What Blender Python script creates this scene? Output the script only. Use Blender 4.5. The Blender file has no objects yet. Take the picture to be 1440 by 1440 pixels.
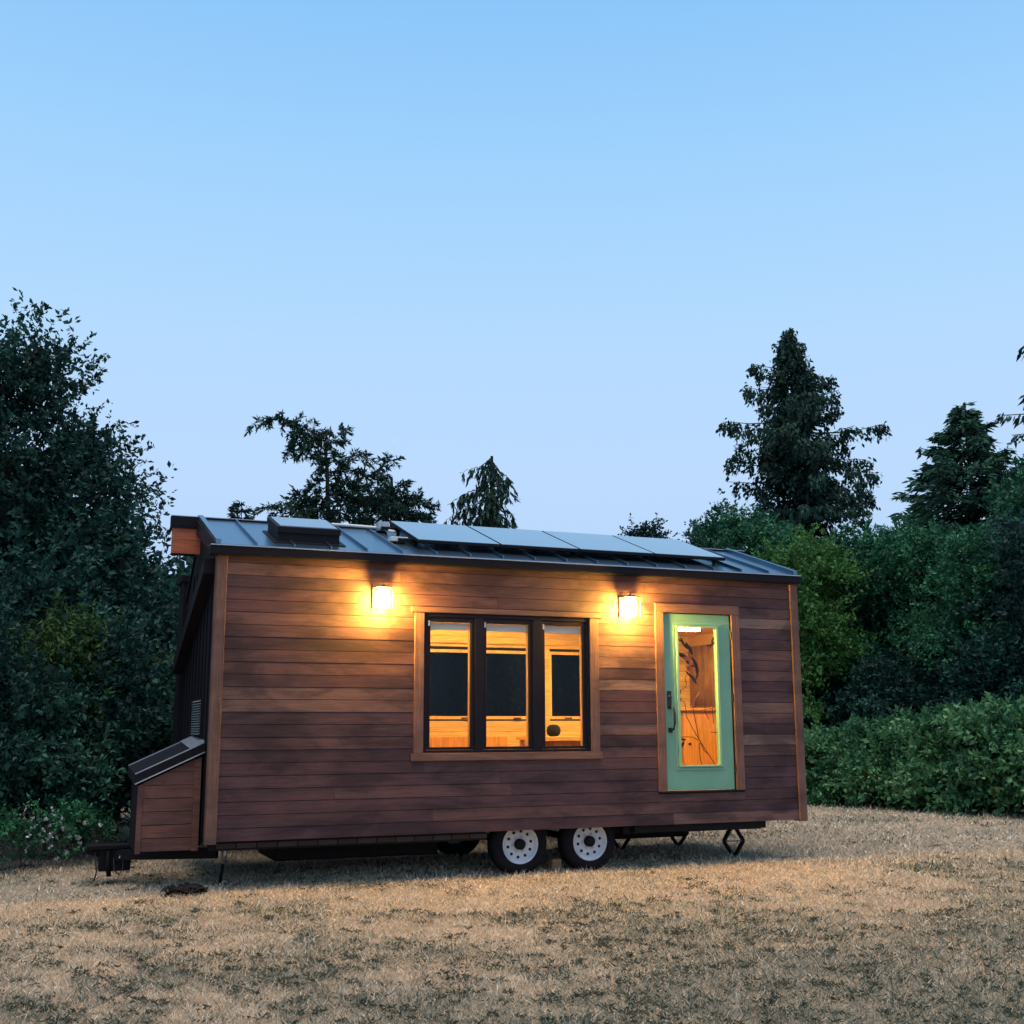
import bpy, math, random
import numpy as np
from mathutils import Vector, Matrix

random.seed(7)
RNG = np.random.default_rng(11)
scn = bpy.context.scene
COL = scn.collection
R = math.radians

# ------------------------------------------------------------------ camera
CAM = np.array([-1.7571, -12.5748, 1.6474])
YAW, PIT, ROLL, FPX = 0.3878, 0.1821, -0.0030, 1643.03
fw = np.array([math.sin(YAW)*math.cos(PIT), math.cos(YAW)*math.cos(PIT), math.sin(PIT)])
rt0 = np.array([math.cos(YAW), -math.sin(YAW), 0.0])
up0 = np.cross(rt0, fw)
rt = math.cos(ROLL)*rt0 + math.sin(ROLL)*up0
up = -math.sin(ROLL)*rt0 + math.cos(ROLL)*up0
cam_d = bpy.data.cameras.new('camera')
cam_d.sensor_width = 36.0
cam_d.lens = 36.0*FPX/1440.0
cam_d.clip_start = 0.1
cam_d.clip_end = 5000
cam = bpy.data.objects.new('camera', cam_d)
COL.objects.link(cam)
cam.matrix_world = Matrix(((rt[0], up[0], -fw[0], CAM[0]), (rt[1], up[1], -fw[1], CAM[1]),
                           (rt[2], up[2], -fw[2], CAM[2]), (0, 0, 0, 1)))
scn.camera = cam

def at(px, py, dist):
    """world point seen at photo pixel (px,py), at this horizontal distance from the camera"""
    d = fw + rt*(px-720)/FPX + up*(720-py)/FPX
    return CAM + d/np.hypot(d[0], d[1])*dist

# ------------------------------------------------------------------ sky and sun
W = bpy.data.worlds.new('World')
scn.world = W
W.use_nodes = True
nt = W.node_tree
nt.nodes.clear()
def wn(t, **k):
    n = nt.nodes.new(t)
    for a, b in k.items(): setattr(n, a, b)
    return n
# clear dusk sky: an even gradient by elevation, the same all the way round
tc = wn('ShaderNodeTexCoord'); sx = wn('ShaderNodeSeparateXYZ')
rp = wn('ShaderNodeValToRGB'); bg = wn('ShaderNodeBackground'); ow = wn('ShaderNodeOutputWorld')
nt.links.new(tc.outputs['Generated'], sx.inputs[0])
nt.links.new(sx.outputs['Z'], rp.inputs[0])
def s2l(c): return tuple((v/255/12.92 if v/255 <= .04045 else ((v/255+.055)/1.055)**2.4) for v in c)
els = rp.color_ramp.elements
stops = [(0.0, (178, 196, 232)), (0.10, (184, 213, 252)), (0.20, (189, 219, 255)), (0.32, (181, 219, 255)),
         (0.45, (161, 211, 254)), (0.56, (140, 198, 250)), (1.0, (104, 166, 232))]
els[0].position = 0; els[0].color = (*s2l(stops[0][1]), 1)
els[1].position = 1; els[1].color = (*s2l(stops[-1][1]), 1)
for p_, c_ in stops[1:-1]:
    e_ = els.new(p_); e_.color = (*s2l(c_), 1)
nt.links.new(rp.outputs[0], bg.inputs[0])
bg.inputs[1].default_value = 1.0
nt.links.new(bg.outputs[0], ow.inputs[0])
W.cycles.sampling_method = 'AUTOMATIC'

sun_d = bpy.data.lights.new('sun', 'SUN')
sun_d.energy = 3.2
sun_d.angle = R(50)
sun_d.color = (1.0, 0.80, 0.62)
sun = bpy.data.objects.new('sun', sun_d)
COL.objects.link(sun)
sun.rotation_euler = (R(9), R(-6), R(0))
sun.location = (0, -10, 30)

vs = scn.view_settings
scn.display_settings.display_device = 'sRGB'
vs.view_transform = 'Standard'; vs.look = 'None'; vs.exposure = 0.0; vs.gamma = 1.0
vs.use_curve_mapping = False
scn.render.engine = 'CYCLES'

# ------------------------------------------------------------------ materials
class NT:
    def __init__(s, name):
        s.m = bpy.data.materials.new(name); s.m.use_nodes = True
        s.t = s.m.node_tree; s.t.nodes.clear()
        s.out = s.n('ShaderNodeOutputMaterial')
    def n(s, t, **k):
        x = s.t.nodes.new(t)
        for a, b in k.items(): setattr(x, a, b)
        return x
    def l(s, a, b): s.t.links.new(a, b)
    def ramp(s, src, stops, interp='LINEAR'):
        r = s.n('ShaderNodeValToRGB'); e = r.color_ramp.elements
        r.color_ramp.interpolation = interp
        e[0].position = stops[0][0]; e[0].color = (*stops[0][1], 1)
        e[1].position = stops[-1][0]; e[1].color = (*stops[-1][1], 1)
        for p, c in stops[1:-1]:
            q = e.new(p); q.color = (*c, 1)
        s.l(src, r.inputs[0]); return r.outputs[0]
    def noise(s, vec, scale, detail=4, rough=.55, dist=0):
        n = s.n('ShaderNodeTexNoise')
        n.inputs['Scale'].default_value = scale; n.inputs['Detail'].default_value = detail
        n.inputs['Roughness'].default_value = rough; n.inputs['Distortion'].default_value = dist
        if vec is not None: s.l(vec, n.inputs['Vector'])
        return n.outputs['Fac']
    def mapping(s, vec, scale=(1, 1, 1), loc=None):
        m = s.n('ShaderNodeMapping'); m.inputs['Scale'].default_value = scale
        s.l(vec, m.inputs['Vector'])
        if loc is not None: s.l(loc, m.inputs['Location'])
        return m.outputs[0]
    def mix(s, f, a, b, mode='MIX'):
        m = s.n('ShaderNodeMix', data_type='RGBA', blend_type=mode)
        if hasattr(f, 'node'): s.l(f, m.inputs[0])
        else: m.inputs[0].default_value = f
        for i, v in ((6, a), (7, b)):
            if hasattr(v, 'node'): s.l(v, m.inputs[i])
            else: m.inputs[i].default_value = (*v, 1)
        return m.outputs[2]
    def math(s, op, a, b=0.0, clamp=False):
        m = s.n('ShaderNodeMath', operation=op, use_clamp=clamp)
        for i, v in ((0, a), (1, b)):
            if hasattr(v, 'node'): s.l(v, m.inputs[i])
            else: m.inputs[i].default_value = v
        return m.outputs[0]
    def bsdf(s, color=(.5, .5, .5), rough=.6, metal=0.0, spec=.5, bump=None, bstr=.3, bdist=.01):
        b = s.n('ShaderNodeBsdfPrincipled')
        if hasattr(color, 'node'): s.l(color, b.inputs['Base Color'])
        else: b.inputs['Base Color'].default_value = (*color, 1)
        if hasattr(rough, 'node'): s.l(rough, b.inputs['Roughness'])
        else: b.inputs['Roughness'].default_value = rough
        b.inputs['Metallic'].default_value = metal
        b.inputs['Specular IOR Level'].default_value = spec
        if bump is not None:
            bp = s.n('ShaderNodeBump'); bp.inputs['Strength'].default_value = bstr
            bp.inputs['Distance'].default_value = bdist
            s.l(bump, bp.inputs['Height']); s.l(bp.outputs[0], b.inputs['Normal'])
        s.l(b.outputs[0], s.out.inputs[0]); return b

def mat_wood(name, tones, axis='x', stain=0.0, rough=.62, spec=.3, gscale=1.0, own=False):
    """planed boards: every board its own tone, grain along the board, blotchy weathering"""
    m = NT(name)
    tc = m.n('ShaderNodeTexCoord'); oi = m.n('ShaderNodeObjectInfo'); geo = m.n('ShaderNodeNewGeometry')
    off = m.n('ShaderNodeCombineXYZ')
    k = m.math('MULTIPLY', oi.outputs['Random'], 37.0)
    for i in range(3): m.l(k, off.inputs[i])
    sc = {'x': (1.1, 26, 26), 'z': (26, 26, 1.1), 'y': (26, 1.1, 26)}[axis]
    v = m.mapping(tc.outputs['Object'], tuple(a*gscale for a in sc), off.outputs[0])
    g = m.noise(v, 1.6, 6, .62, .25)
    g2 = m.noise(v, 6.0, 3, .6)
    n = len(tones)
    base = m.ramp(oi.outputs['Random'], [(i/(n-1), c) for i, c in enumerate(tones)])
    if own: base = oi.outputs['Color']      # each board carries its own tone
    grain = m.ramp(g, [(.28, (.66, .63, .61)), (.52, (1, 1, 1)), (.78, (1.18, 1.15, 1.10))])
    c = m.mix(1.0, base, grain, 'MULTIPLY')
    fine = m.ramp(g2, [(.35, (.78, .76, .74)), (.6, (1.06, 1.06, 1.06))])
    c = m.mix(1.0, c, fine, 'MULTIPLY')
    if stain:
        pn = m.mapping(geo.outputs['Position'], (.8, .8, 2.2))
        st = m.noise(pn, 1.35, 5, .6, .4)
        w = m.ramp(st, [(.40, (.40, .38, .42)), (.52, (.92, .92, .92)), (.68, (1.35, 1.22, 1.12))])
        c = m.mix(stain, c, m.mix(1.0, c, w, 'MULTIPLY'))
    m.bsdf(c, rough, 0, spec, g, .25, .004)
    return m.m

def mat_simple(name, col, rough=.5, metal=0.0, spec=.5, var=.0, vscale=8.0, bstr=0.0):
    m = NT(name)
    tc = m.n('ShaderNodeTexCoord')
    nz = m.noise(tc.outputs['Object'], vscale, 5, .6)
    c = m.mix(1.0, col, m.ramp(nz, [(.3, (1-var,)*3), (.7, (1+var,)*3)]), 'MULTIPLY')
    rg = m.math('ADD', rough-.06, m.math('MULTIPLY', nz, .12))
    m.bsdf(c, rg, metal, spec, nz if bstr else None, bstr or .1, .006)
    return m.m

def mat_emit(name, col, strength):
    m = NT(name); e = m.n('ShaderNodeEmission')
    e.inputs[0].default_value = (*col, 1); e.inputs[1].default_value = strength
    m.l(e.outputs[0], m.out.inputs[0]); return m.m

def mat_glass(name, tint=(.96, .98, .97), refl=1.0):
    m = NT(name)
    tr = m.n('ShaderNodeBsdfTransparent'); tr.inputs[0].default_value = (*tint, 1)
    gl = m.n('ShaderNodeBsdfGlossy'); gl.inputs['Roughness'].default_value = .02
    fr = m.n('ShaderNodeFresnel'); fr.inputs['IOR'].default_value = 1.35
    mx = m.n('ShaderNodeMixShader')
    m.l(m.math('MULTIPLY', fr.outputs[0], refl), mx.inputs[0])
    m.l(tr.outputs[0], mx.inputs[1]); m.l(gl.outputs[0], mx.inputs[2])
    m.l(mx.outputs[0], m.out.inputs[0]); return m.m

def mat_leaf(name, stops, rough=.55, spec=.18, trans=.2):
    m = NT(name)
    a = m.n('ShaderNodeAttribute', attribute_name='tint')
    c = m.ramp(a.outputs['Fac'], stops)
    b = m.n('ShaderNodeBsdfPrincipled')
    m.l(c, b.inputs['Base Color']); b.inputs['Roughness'].default_value = rough
    b.inputs['Specular IOR Level'].default_value = spec
    t = m.n('ShaderNodeBsdfTranslucent'); m.l(c, t.inputs[0])
    mx = m.n('ShaderNodeMixShader'); mx.inputs[0].default_value = trans
    m.l(b.outputs[0], mx.inputs[1]); m.l(t.outputs[0], mx.inputs[2])
    m.l(mx.outputs[0], m.out.inputs[0]); return m.m

M = {}
SIDING = [(.062, .031, .036), (.072, .036, .041), (.084, .042, .045), (.096, .049, .049), (.074, .039, .045), (.108, .056, .053), (.135, .078, .068), (.175, .114, .096)]
M['siding'] = mat_wood('siding_cedar', SIDING, 'x', .9, own=True)
M['trim_v'] = mat_wood('trim_cedar_upright', [(.135, .074, .060), (.17, .094, .072)], 'z', .5)
M['trim_h'] = mat_wood('trim_cedar_level', [(.13, .070, .057), (.165, .090, .069)], 'x', .5)
M['fascia_wood'] = mat_wood('fascia_red_cedar', [(.42, .11, .05), (.45, .13, .06)], 'x', .2)
M['box_wood'] = mat_wood('box_cedar', [(.15, .066, .052), (.18, .080, .060), (.13, .06, .050)], 'x', .5)
M['pine'] = mat_wood('interior_pine', [(.60, .34, .13), (.66, .40, .17), (.55, .30, .11), (.70, .43, .19)], 'x', .0, .5)
M['pine_v'] = mat_wood('interior_pine_upright', [(.62, .36, .14), (.66, .40, .17)], 'z', .0, .5)
M['cabinet'] = mat_wood('interior_cabinet', [(.50, .22, .07), (.55, .26, .09)], 'z', .0, .45)
M['dark_metal'] = mat_simple('dark_bronze_metal', (.008, .007, .010), .55, .0, .14, .15, 3)
M['end_wall'] = mat_simple('charcoal_end_wall', (.009, .008, .011), .7, 0, .10, .2, 4)
M['roof'] = mat_simple('standing_seam_metal', (.13, .22, .30), .30, .95, .5, .10, 1.5)
M['drip'] = mat_simple('drip_edge_metal', (.45, .47, .50), .35, .8, .5, .1, 5)
M['frame'] = mat_simple('window_frame_paint', (.006, .006, .012), .5, 0, .15, .2, 5)
M['door'] = mat_simple('door_green_paint', (.15, .34, .235), .42, 0, .4, .08, 3)
M['door_bead'] = mat_simple('door_bead_paint', (.22, .42, .26), .42, 0, .4, .06, 3)
M['black'] = mat_simple('black_steel', (.006, .006, .008), .6, 0, .15, .3, 12)
M['handle'] = mat_simple('handle_bronze', (.035, .034, .038), .35, .6, .5, .2, 12)
M['rubber'] = mat_simple('tyre_rubber', (.007, .007, .010), .8, 0, .15, .25, 20, .2)
M['rim'] = mat_simple('rim_white_paint', (.50, .55, .60), .38, 0, .5, .12, 9)
M['hole'] = mat_simple('rim_hole_shade', (.012, .012, .013), .8, 0, .2, .1, 9)
M['panel'] = None
M['galv'] = mat_simple('galvanised_steel', (.42, .45, .48), .40, .8, .5, .2, 14)
M['white_plastic'] = mat_simple('white_plastic', (.66, .66, .64), .5, 0, .4, .06, 6)
M['blind'] = mat_simple('white_blind', (.72, .74, .74), .7, 0, .2, .05, 6)
M['reflector_red'] = mat_simple('reflector_red', (.015, .006, .006), .6, 0, .5, .1, 8)
M['reflector_white'] = mat_simple('reflector_white', (.018, .018, .021), .6, 0, .5, .1, 8)
M['block'] = mat_wood('chock_wood', [(.13, .09, .06), (.15, .10, .07)], 'x', .3)
M['curtain'] = mat_simple('brown_curtain', (.22, .11, .055), .85, 0, .1, .3, 6)
M['glass'] = mat_glass('window_glass', refl=.55)
M['glass_back'] = mat_glass('rear_window_glass', (.35, .4, .4), .25)
M['stem'] = mat_simple('painted_stem', (.10, .035, .015), .6, 0, .3, .2, 20)
M['leafpaint'] = mat_simple('painted_leaf_dark', (.05, .018, .012), .8, 0, .05, .3, 30)
M['petal'] = mat_simple('painted_petal', (.55, .12, .03), .6, 0, .3, .3, 30)
M['bark'] = mat_simple('bark', (.030, .025, .022), .9, 0, .1, .35, 7, .5)
M['twig'] = mat_simple('pale_twig', (.13, .11, .09), .9, 0, .1, .3, 7, .3)
M['flower'] = mat_simple('white_flower', (.50, .54, .54), .7, 0, .2, .05, 9)
M['skylight_glass'] = mat_simple('skylight_glass', (.25, .30, .36), .12, .6, .5, .05, 2)
M['lamp'] = mat_emit('lantern_glow', (1.0, .52, .075), 1250.0)
M['strip'] = mat_emit('strip_light_glow', (1.0, .64, .18), 95.0)
M['strip_door'] = mat_emit('strip_light_glow_door', (1.0, .66, .18), 200.0)
M['moon'] = mat_emit('moon_glow', (.54, .71, 1.0), 1.0)
M['lantern'] = mat_simple('lantern_iron', (.05, .035, .022), .5, .3, .4, .2, 20)
M['bag'] = mat_simple('black_fabric', (.005, .005, .007), .75, 0, .15, .4, 14, .6)

def mat_panel():
    m = NT('solar_cells')
    tc = m.n('ShaderNodeTexCoord')
    br = m.n('ShaderNodeTexBrick'); br.offset = 0
    br.inputs['Scale'].default_value = 1.0
    br.inputs['Color1'].default_value = (.020, .034, .085, 1); br.inputs['Color2'].default_value = (.024, .038, .092, 1)
    br.inputs['Mortar'].default_value = (.10, .11, .13, 1)
    br.inputs['Mortar Size'].default_value = .004; br.inputs['Brick Width'].default_value = .16; br.inputs['Row Height'].default_value = .16
    m.l(tc.outputs['Object'], br.inputs['Vector'])
    b = m.bsdf(br.outputs['Color'], .16, 0, .8)
    b.inputs['Coat Weight'].default_value = 1.0; b.inputs['Coat Roughness'].default_value = .08
    b.inputs['Coat IOR'].default_value = 1.55
    return m.m
M['panel'] = mat_panel()

def mat_ground():
    m = NT('dry_field_soil')
    geo = m.n('ShaderNodeNewGeometry')
    a = m.noise(geo.outputs['Position'], .35, 5, .6)
    b = m.noise(geo.outputs['Position'], 5.0, 6, .65)
    f = m.noise(geo.outputs['Position'], 60, 4, .7)
    c = m.ramp(b, [(.25, (.16, .14, .10)), (.5, (.42, .31, .20)), (.75, (.56, .42, .28))])
    c = m.mix(m.ramp(a, [(.42, (0, 0, 0)), (.62, (.55, .55, .55))]), c, (.20, .20, .14))
    c = m.mix(1.0, c, m.ramp(f, [(.3, (.55, .55, .55)), (.7, (1.25, 1.25, 1.25))]), 'MULTIPLY')
    m.bsdf(c, .95, 0, .1, f, .6, .02)
    return m.m
M['ground'] = mat_ground()
M['grass'] = mat_leaf('grass_blades', [(0, (.032, .046, .030)), (.2, (.115, .14, .105)), (.42, (.31, .32, .26)),
                                       (.6, (.47, .385, .28)), (.8, (.64, .51, .37)), (1, (.80, .69, .54))], .75, .15, .2)
M['leaf_dark'] = mat_leaf('leaves_dark', [(0, (.005, .018, .018)), (.5, (.014, .050, .042)), (1, (.034, .12, .085))])
M['leaf_mid'] = mat_leaf('leaves_mid', [(0, (.008, .042, .026)), (.5, (.030, .13, .066)), (1, (.080, .30, .14))])
M['leaf_light'] = mat_leaf('leaves_light', [(0, (.018, .060, .018)), (.5, (.050, .15, .036)), (1, (.12, .27, .07))])
M['leaf_hedge'] = mat_leaf('leaves_bramble', [(0, (.014, .060, .034)), (.5, (.070, .20, .085)), (.88, (.19, .36, .15)), (1, (.40, .45, .18))])
M['leaf_fern'] = mat_leaf('leaves_fern', [(0, (.012, .036, .012)), (.5, (.035, .085, .022)), (1, (.085, .16, .04))])
M['leaf_teal'] = mat_leaf('leaves_teal', [(0, (.006, .028, .024)), (.5, (.020, .076, .056)), (1, (.055, .165, .115))])
M['needle'] = mat_leaf('needles', [(0, (.007, .022, .019)), (.6, (.017, .050, .038)), (1, (.036, .092, .060))], .7, .15, .1)
M['needle_g'] = mat_leaf('needles_green', [(0, (.008, .034, .026)), (.6, (.026, .085, .056)), (1, (.06, .15, .085))], .7, .15, .1)

# ------------------------------------------------------------------ object helpers
WM = {}
def place(o, parent, world):
    COL.objects.link(o)
    WM[o.name] = world
    if parent is not None:
        o.parent = parent
        o.matrix_local = WM[parent.name].inverted() @ world
    else:
        o.matrix_world = world
    return o

def tag(o, label, cat=None, group=None, kind=None):
    o['label'] = label
    if cat: o['category'] = cat
    if group: o['group'] = group
    if kind: o['kind'] = kind
    return o

def empty(name, loc, label=None, cat=None, group=None, parent=None):
    o = bpy.data.objects.new(name, None); o.empty_display_size = .2
    place(o, parent, Matrix.Translation(Vector(loc)))
    if label: tag(o, label, cat, group)
    return o

class MB:
    """collects geometry, in world coordinates, for ONE mesh object"""
    def __init__(s): s.v = []; s.f = []
    def quad(s, a, b, c, d):
        i = len(s.v); s.v += [tuple(a), tuple(b), tuple(c), tuple(d)]; s.f.append((i, i+1, i+2, i+3)); return s
    def poly_prism(s, pts, d):
        i = len(s.v); n = len(pts); d = Vector(d)
        s.v += [tuple(p) for p in pts] + [tuple(Vector(p)+d) for p in pts]
        s.f.append(tuple(range(i, i+n))[::-1]); s.f.append(tuple(range(i+n, i+2*n)))
        for k in range(n):
            j = (k+1) % n
            s.f.append((i+k, i+j, i+n+j, i+n+k))
        return s
    def box(s, x0, x1, y0, y1, z0, z1):
        return s.poly_prism([(x0, y0, z0), (x0, y1, z0), (x1, y1, z0), (x1, y0, z0)], (0, 0, z1-z0))
    def hexa(s, p):      # 8 corners: bottom ring of 4, top ring of 4
        i = len(s.v); s.v += [tuple(q) for q in p]
        for f in ((3, 2, 1, 0), (4, 5, 6, 7), (0, 1, 5, 4), (1, 2, 6, 5), (2, 3, 7, 6), (3, 0, 4, 7)):
            s.f.append(tuple(i+k for k in f))
        return s
    def tube(s, pts, rad, n=8, cap=True):
        pts = [Vector(p) for p in pts]
        if not hasattr(rad, '__len__'): rad = [rad]*len(pts)
        base = len(s.v)
        for k, p in enumerate(pts):
            d = (pts[min(k+1, len(pts)-1)] - pts[max(k-1, 0)])
            if d.length < 1e-9: d = Vector((0, 0, 1))
            d.normalize()
            a = Vector((0, 0, 1)) if abs(d.z) < .9 else Vector((1, 0, 0))
            u = d.cross(a).normalized(); w = d.cross(u)
            for q in range(n):
                t = 2*math.pi*q/n
                s.v.append(tuple(p + (u*math.cos(t) + w*math.sin(t))*rad[k]))
        for k in range(len(pts)-1):
            for q in range(n):
                a = base+k*n+q; b = base+k*n+(q+1) % n
                s.f.append((a, b, b+n, a+n))
        if cap:
            s.f.append(tuple(base+q for q in range(n))[::-1])
            s.f.append(tuple(base+(len(pts)-1)*n+q for q in range(n)))
        return s
    def bar(s, a, b, w, h):      # a rectangular bar from a to b; h is its height in the upright plane
        a = Vector(a); b = Vector(b); d = (b-a).normalized()
        z = Vector((0, 0, 1)) if abs(d.z) < .95 else Vector((0, 1, 0))
        u = d.cross(z).normalized()*w/2; q = u.cross(d).normalized()*h/2
        s.hexa([a-u-q, a+u-q, b+u-q, b-u-q, a-u+q, a+u+q, b+u+q, b-u+q]); return s
    def lathe(s, c, axis, prof, n=32):   # prof: (along axis, radius)
        c = Vector(c); ax = Vector(axis).normalized()
        a = Vector((0, 0, 1)) if abs(ax.z) < .9 else Vector((1, 0, 0))
        u = ax.cross(a).normalized(); w = ax.cross(u); base = len(s.v)
        for (t, r) in prof:
            for q in range(n):
                g = 2*math.pi*q/n
                s.v.append(tuple(c + ax*t + (u*math.cos(g)+w*math.sin(g))*r))
        for k in range(len(prof)-1):
            for q in range(n):
                i = base+k*n+q; j = base+k*n+(q+1) % n
                s.f.append((i, j, j+n, i+n))
        return s
    def build(s, name, mat, parent=None, bevel=0.0, smooth=False, origin=None):
        v = np.array(s.v, dtype=float)
        c = Vector(((v.min(0)+v.max(0))/2)) if origin is None else Vector(origin)
        me = bpy.data.meshes.new(name)
        me.from_pydata([tuple(p) for p in (v-np.array(c))], [], s.f)
        me.materials.append(mat)
        if smooth: me.polygons.foreach_set('use_smooth', [True]*len(me.polygons))
        me.update()
        o = bpy.data.objects.new(name, me)
        place(o, parent, Matrix.Translation(c))
        if bevel:
            b = o.modifiers.new('bevel', 'BEVEL'); b.width = bevel; b.segments = 2; b.limit_method = 'ANGLE'
        return o

def box(name, mat, parent, x0, x1, y0, y1, z0, z1, bevel=0.0):
    return MB().box(x0, x1, y0, y1, z0, z1).build(name, mat, parent, bevel)

# ------------------------------------------------------------------ ground
g = MB().quad((-500, -500, 0), (600, -500, 0), (600, 600, 0), (-500, 600, 0)).build('ground', M['ground'])
g['kind'] = 'structure'; g['label'] = 'dry straw coloured field under the trailer'

# ------------------------------------------------------------------ tiny house
LX = 7.331
house = empty('tiny_house', (3.66, 1.3, 0), 'cedar clad tiny house on a trailer with green glazed door and lit lanterns', 'tiny house')

# front wall: sheathing with the two openings, boards around them
WZ0, WZ1 = 0.50, 3.455
WIN = (2.305, 4.355, 1.365, 2.925)      # rough opening of the window group
DOOR = (5.365, 6.335, 0.885, 3.025)
def slab_with_holes(name, mat, parent, x0, x1, y0, y1, z0, z1, holes):
    xs = sorted({x0, x1, *[h[0] for h in holes], *[h[1] for h in holes]})
    mb = MB()
    for a, b in zip(xs[:-1], xs[1:]):
        mid = (a+b)/2
        segs = [(z0, z1)]
        for h in holes:
            if h[0] < mid < h[1]:
                ns = []
                for s0, s1 in segs:
                    if h[2] > s0: ns.append((s0, min(s1, h[2])))
                    if h[3] < s1: ns.append((max(s0, h[3]), s1))
                segs = [q for q in ns if q[1]-q[0] > 1e-4]
        for s0, s1 in segs: mb.box(a, b, y0, y1, s0, s1)
    return mb.build(name, mat, parent)
fwall = slab_with_holes('front_wall', M['end_wall'], house, .03, LX-.03, .004, .10, WZ0+.01, WZ1+.06, [WIN, DOOR])
ROW = 0.1312
rj = random.Random(5)
TR_W = (2.19, 4.475, 1.285, 2.985)     # outer edge of the window trim
TR_D = (5.25, 6.45, 0.862, 3.135)
nrow = int(math.ceil((WZ1-WZ0)/ROW))
for r in range(nrow):
    z0 = WZ0 + r*ROW; z1 = min(z0+ROW, WZ1)
    if z1-z0 < .02: continue
    rz0, rz1 = z0, z1
    spans = [(.10, LX-.10)]
    for h in (TR_W, TR_D):
        if h[2] < z1-.012 and h[3] > z0+.012:
            ns = []
            for a, b in spans:
                if h[0] > a: ns.append((a, min(b, h[0])))
                if h[1] < b: ns.append((max(a, h[1]), b))
            spans = [q for q in ns if q[1]-q[0] > .03]
    strips = [(a, b, z0, z1) for a, b in spans]
    for h in (TR_W, TR_D):
        if z0+.012 < h[2] < z1-.012: strips.append((h[0], h[1], z0, h[2]-.001))
        if z0+.012 < h[3] < z1-.012: strips.append((h[0], h[1], h[3]+.001, z1))
    for a, b, z0, z1 in strips:
        cuts = [a]
        if b-a > 2.6:
            x = a + rj.uniform(.7, 3.2)
            while x < b-.5:
                cuts.append(x); x += rj.uniform(1.6, 3.6)
        cuts.append(b)
        for u, w in zip(cuts[:-1], cuts[1:]):
            u += .0012; w -= .0012
            zb = z0+.0028; zt = z1-.0028
            j = rj.uniform(-.0016, .0016)
            o = MB().hexa([(u, -.0135+j, zb), (u, .003, zb), (w, .003, zb), (w, -.0135+j, zb),
                           (u, -.0122+j, zt), (u, .003, zt), (w, .003, zt), (w, -.0122+j, zt)]).build('board', M['siding'], fwall)
            tone = rj.choices(SIDING, (3, 4, 4, 3, 3, 2.2, 1.6, 1.0))[0]
            o.color = (*tone, 1)
# corner posts
MB().box(-.012, .098, -.040, .10, .478, 3.452).build('corner_trim', M['trim_v'], house, .004)
MB().box(LX-.098, LX+.012, -.040, .10, .485, 3.452).build('corner_trim', M['trim_v'], house, .004)

# end wall, rear wall and the far end
ewall = MB().poly_prism([(0.0, .10, .50), (0.0, 2.55, .50), (0.0, 2.55, 3.12), (0.0, 2.12, 3.46), (0.0, 1.5, 3.93), (0.0, .10, 3.50)], (.09, 0, 0)).build('end_wall', M['end_wall'], house)
MB().poly_prism([(LX-.09, .10, .50), (LX-.09, 2.55, .50), (LX-.09, 2.55, 3.12), (LX-.09, 1.5, 3.93), (LX-.09, .10, 3.50)], (.09, 0, 0)).build('end_wall', M['end_wall'], house)
# upright metal ribs on the end wall
for k in range(9):
    yy = .30 + k*.26
    MB().box(-.014, -.001, yy, yy+.03, .52, 3.45 if yy < 2.0 else 3.1).build('wall_rib', M['end_wall'], ewall)
# sloping hood across the end wall, the utility cupboard on the far corner, louvre
MB().poly_prism([(-.13, .12, 3.44), (-.13, .12, 3.27), (-.13, 2.58, 2.30), (-.13, 2.58, 2.47)], (.128, 0, 0)).build('sloping_hood', M['dark_metal'], house, .006)
cup = MB().box(-.05, .5, 2.553, 2.98, .55, 3.46).build('rear_cupboard', M['dark_metal'], house)
MB().box(-.08, .53, 2.53, 3.01, 3.462, 3.55).build('cupboard_cap', M['dark_metal'], cup, .006)
lou = MB().box(-.028, -.002, .60, 1.22, 1.56, 1.965).build('louvre', M['dark_metal'], house)
for k in range(14):
    z = 1.578 + k*.027
    MB().hexa([(-.052, .61, z), (-.052, 1.21, z), (-.029, 1.21, z+.010), (-.029, .61, z+.010),
               (-.052, .61, z+.005), (-.052, 1.21, z+.005), (-.029, 1.21, z+.017), (-.029, .61, z+.017)]).build('slat', M['galv'], lou)

# ---- roof
def roof_z(y): return 3.568 + (y+.10)*(4.095-3.568)/1.60
sl = math.atan2(4.095-3.568, 1.60)
roof = MB().poly_prism([(-.015, -.10, roof_z(-.10)-.05), (-.015, 1.5, roof_z(1.5)-.05), (-.015, 1.5, roof_z(1.5)-.012), (-.015, -.10, roof_z(-.10)-.012)],
                       (LX-.03, 0, 0)).build('roof', M['dark_metal'], house)
seams = [-.015 + k*(LX-.03)/18 for k in range(19)]
for a, b in zip(seams[:-1], seams[1:]):
    MB().poly_prism([(a+.006, -.103, roof_z(-.103)-.010), (a+.006, 1.49, roof_z(1.49)-.010), (a+.006, 1.49, roof_z(1.49)), (a+.006, -.103, roof_z(-.103))], (b-a-.012, 0, 0)).build('roof_panel', M['roof'], roof)
for k, a in enumerate(seams):
    e = k in (0, 18); w = .028 if e else .007; h = .05 if e else .036
    MB().poly_prism([(a-w, -.10, roof_z(-.10)+.001), (a-w, 1.485, roof_z(1.485)+.001), (a-w, 1.485, roof_z(1.485)+h), (a-w, -.10, roof_z(-.10)+h)], (2*w, 0, 0)).build('seam', M['roof'], roof)
# rear slope
MB().poly_prism([(-.015, 1.53, 3.98), (-.015, 2.66, 3.13), (-.015, 2.66, 3.18), (-.015, 1.53, 4.04)], (LX+.03, 0, 0)).build('rear_slope', M['dark_metal'], roof)
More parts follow.
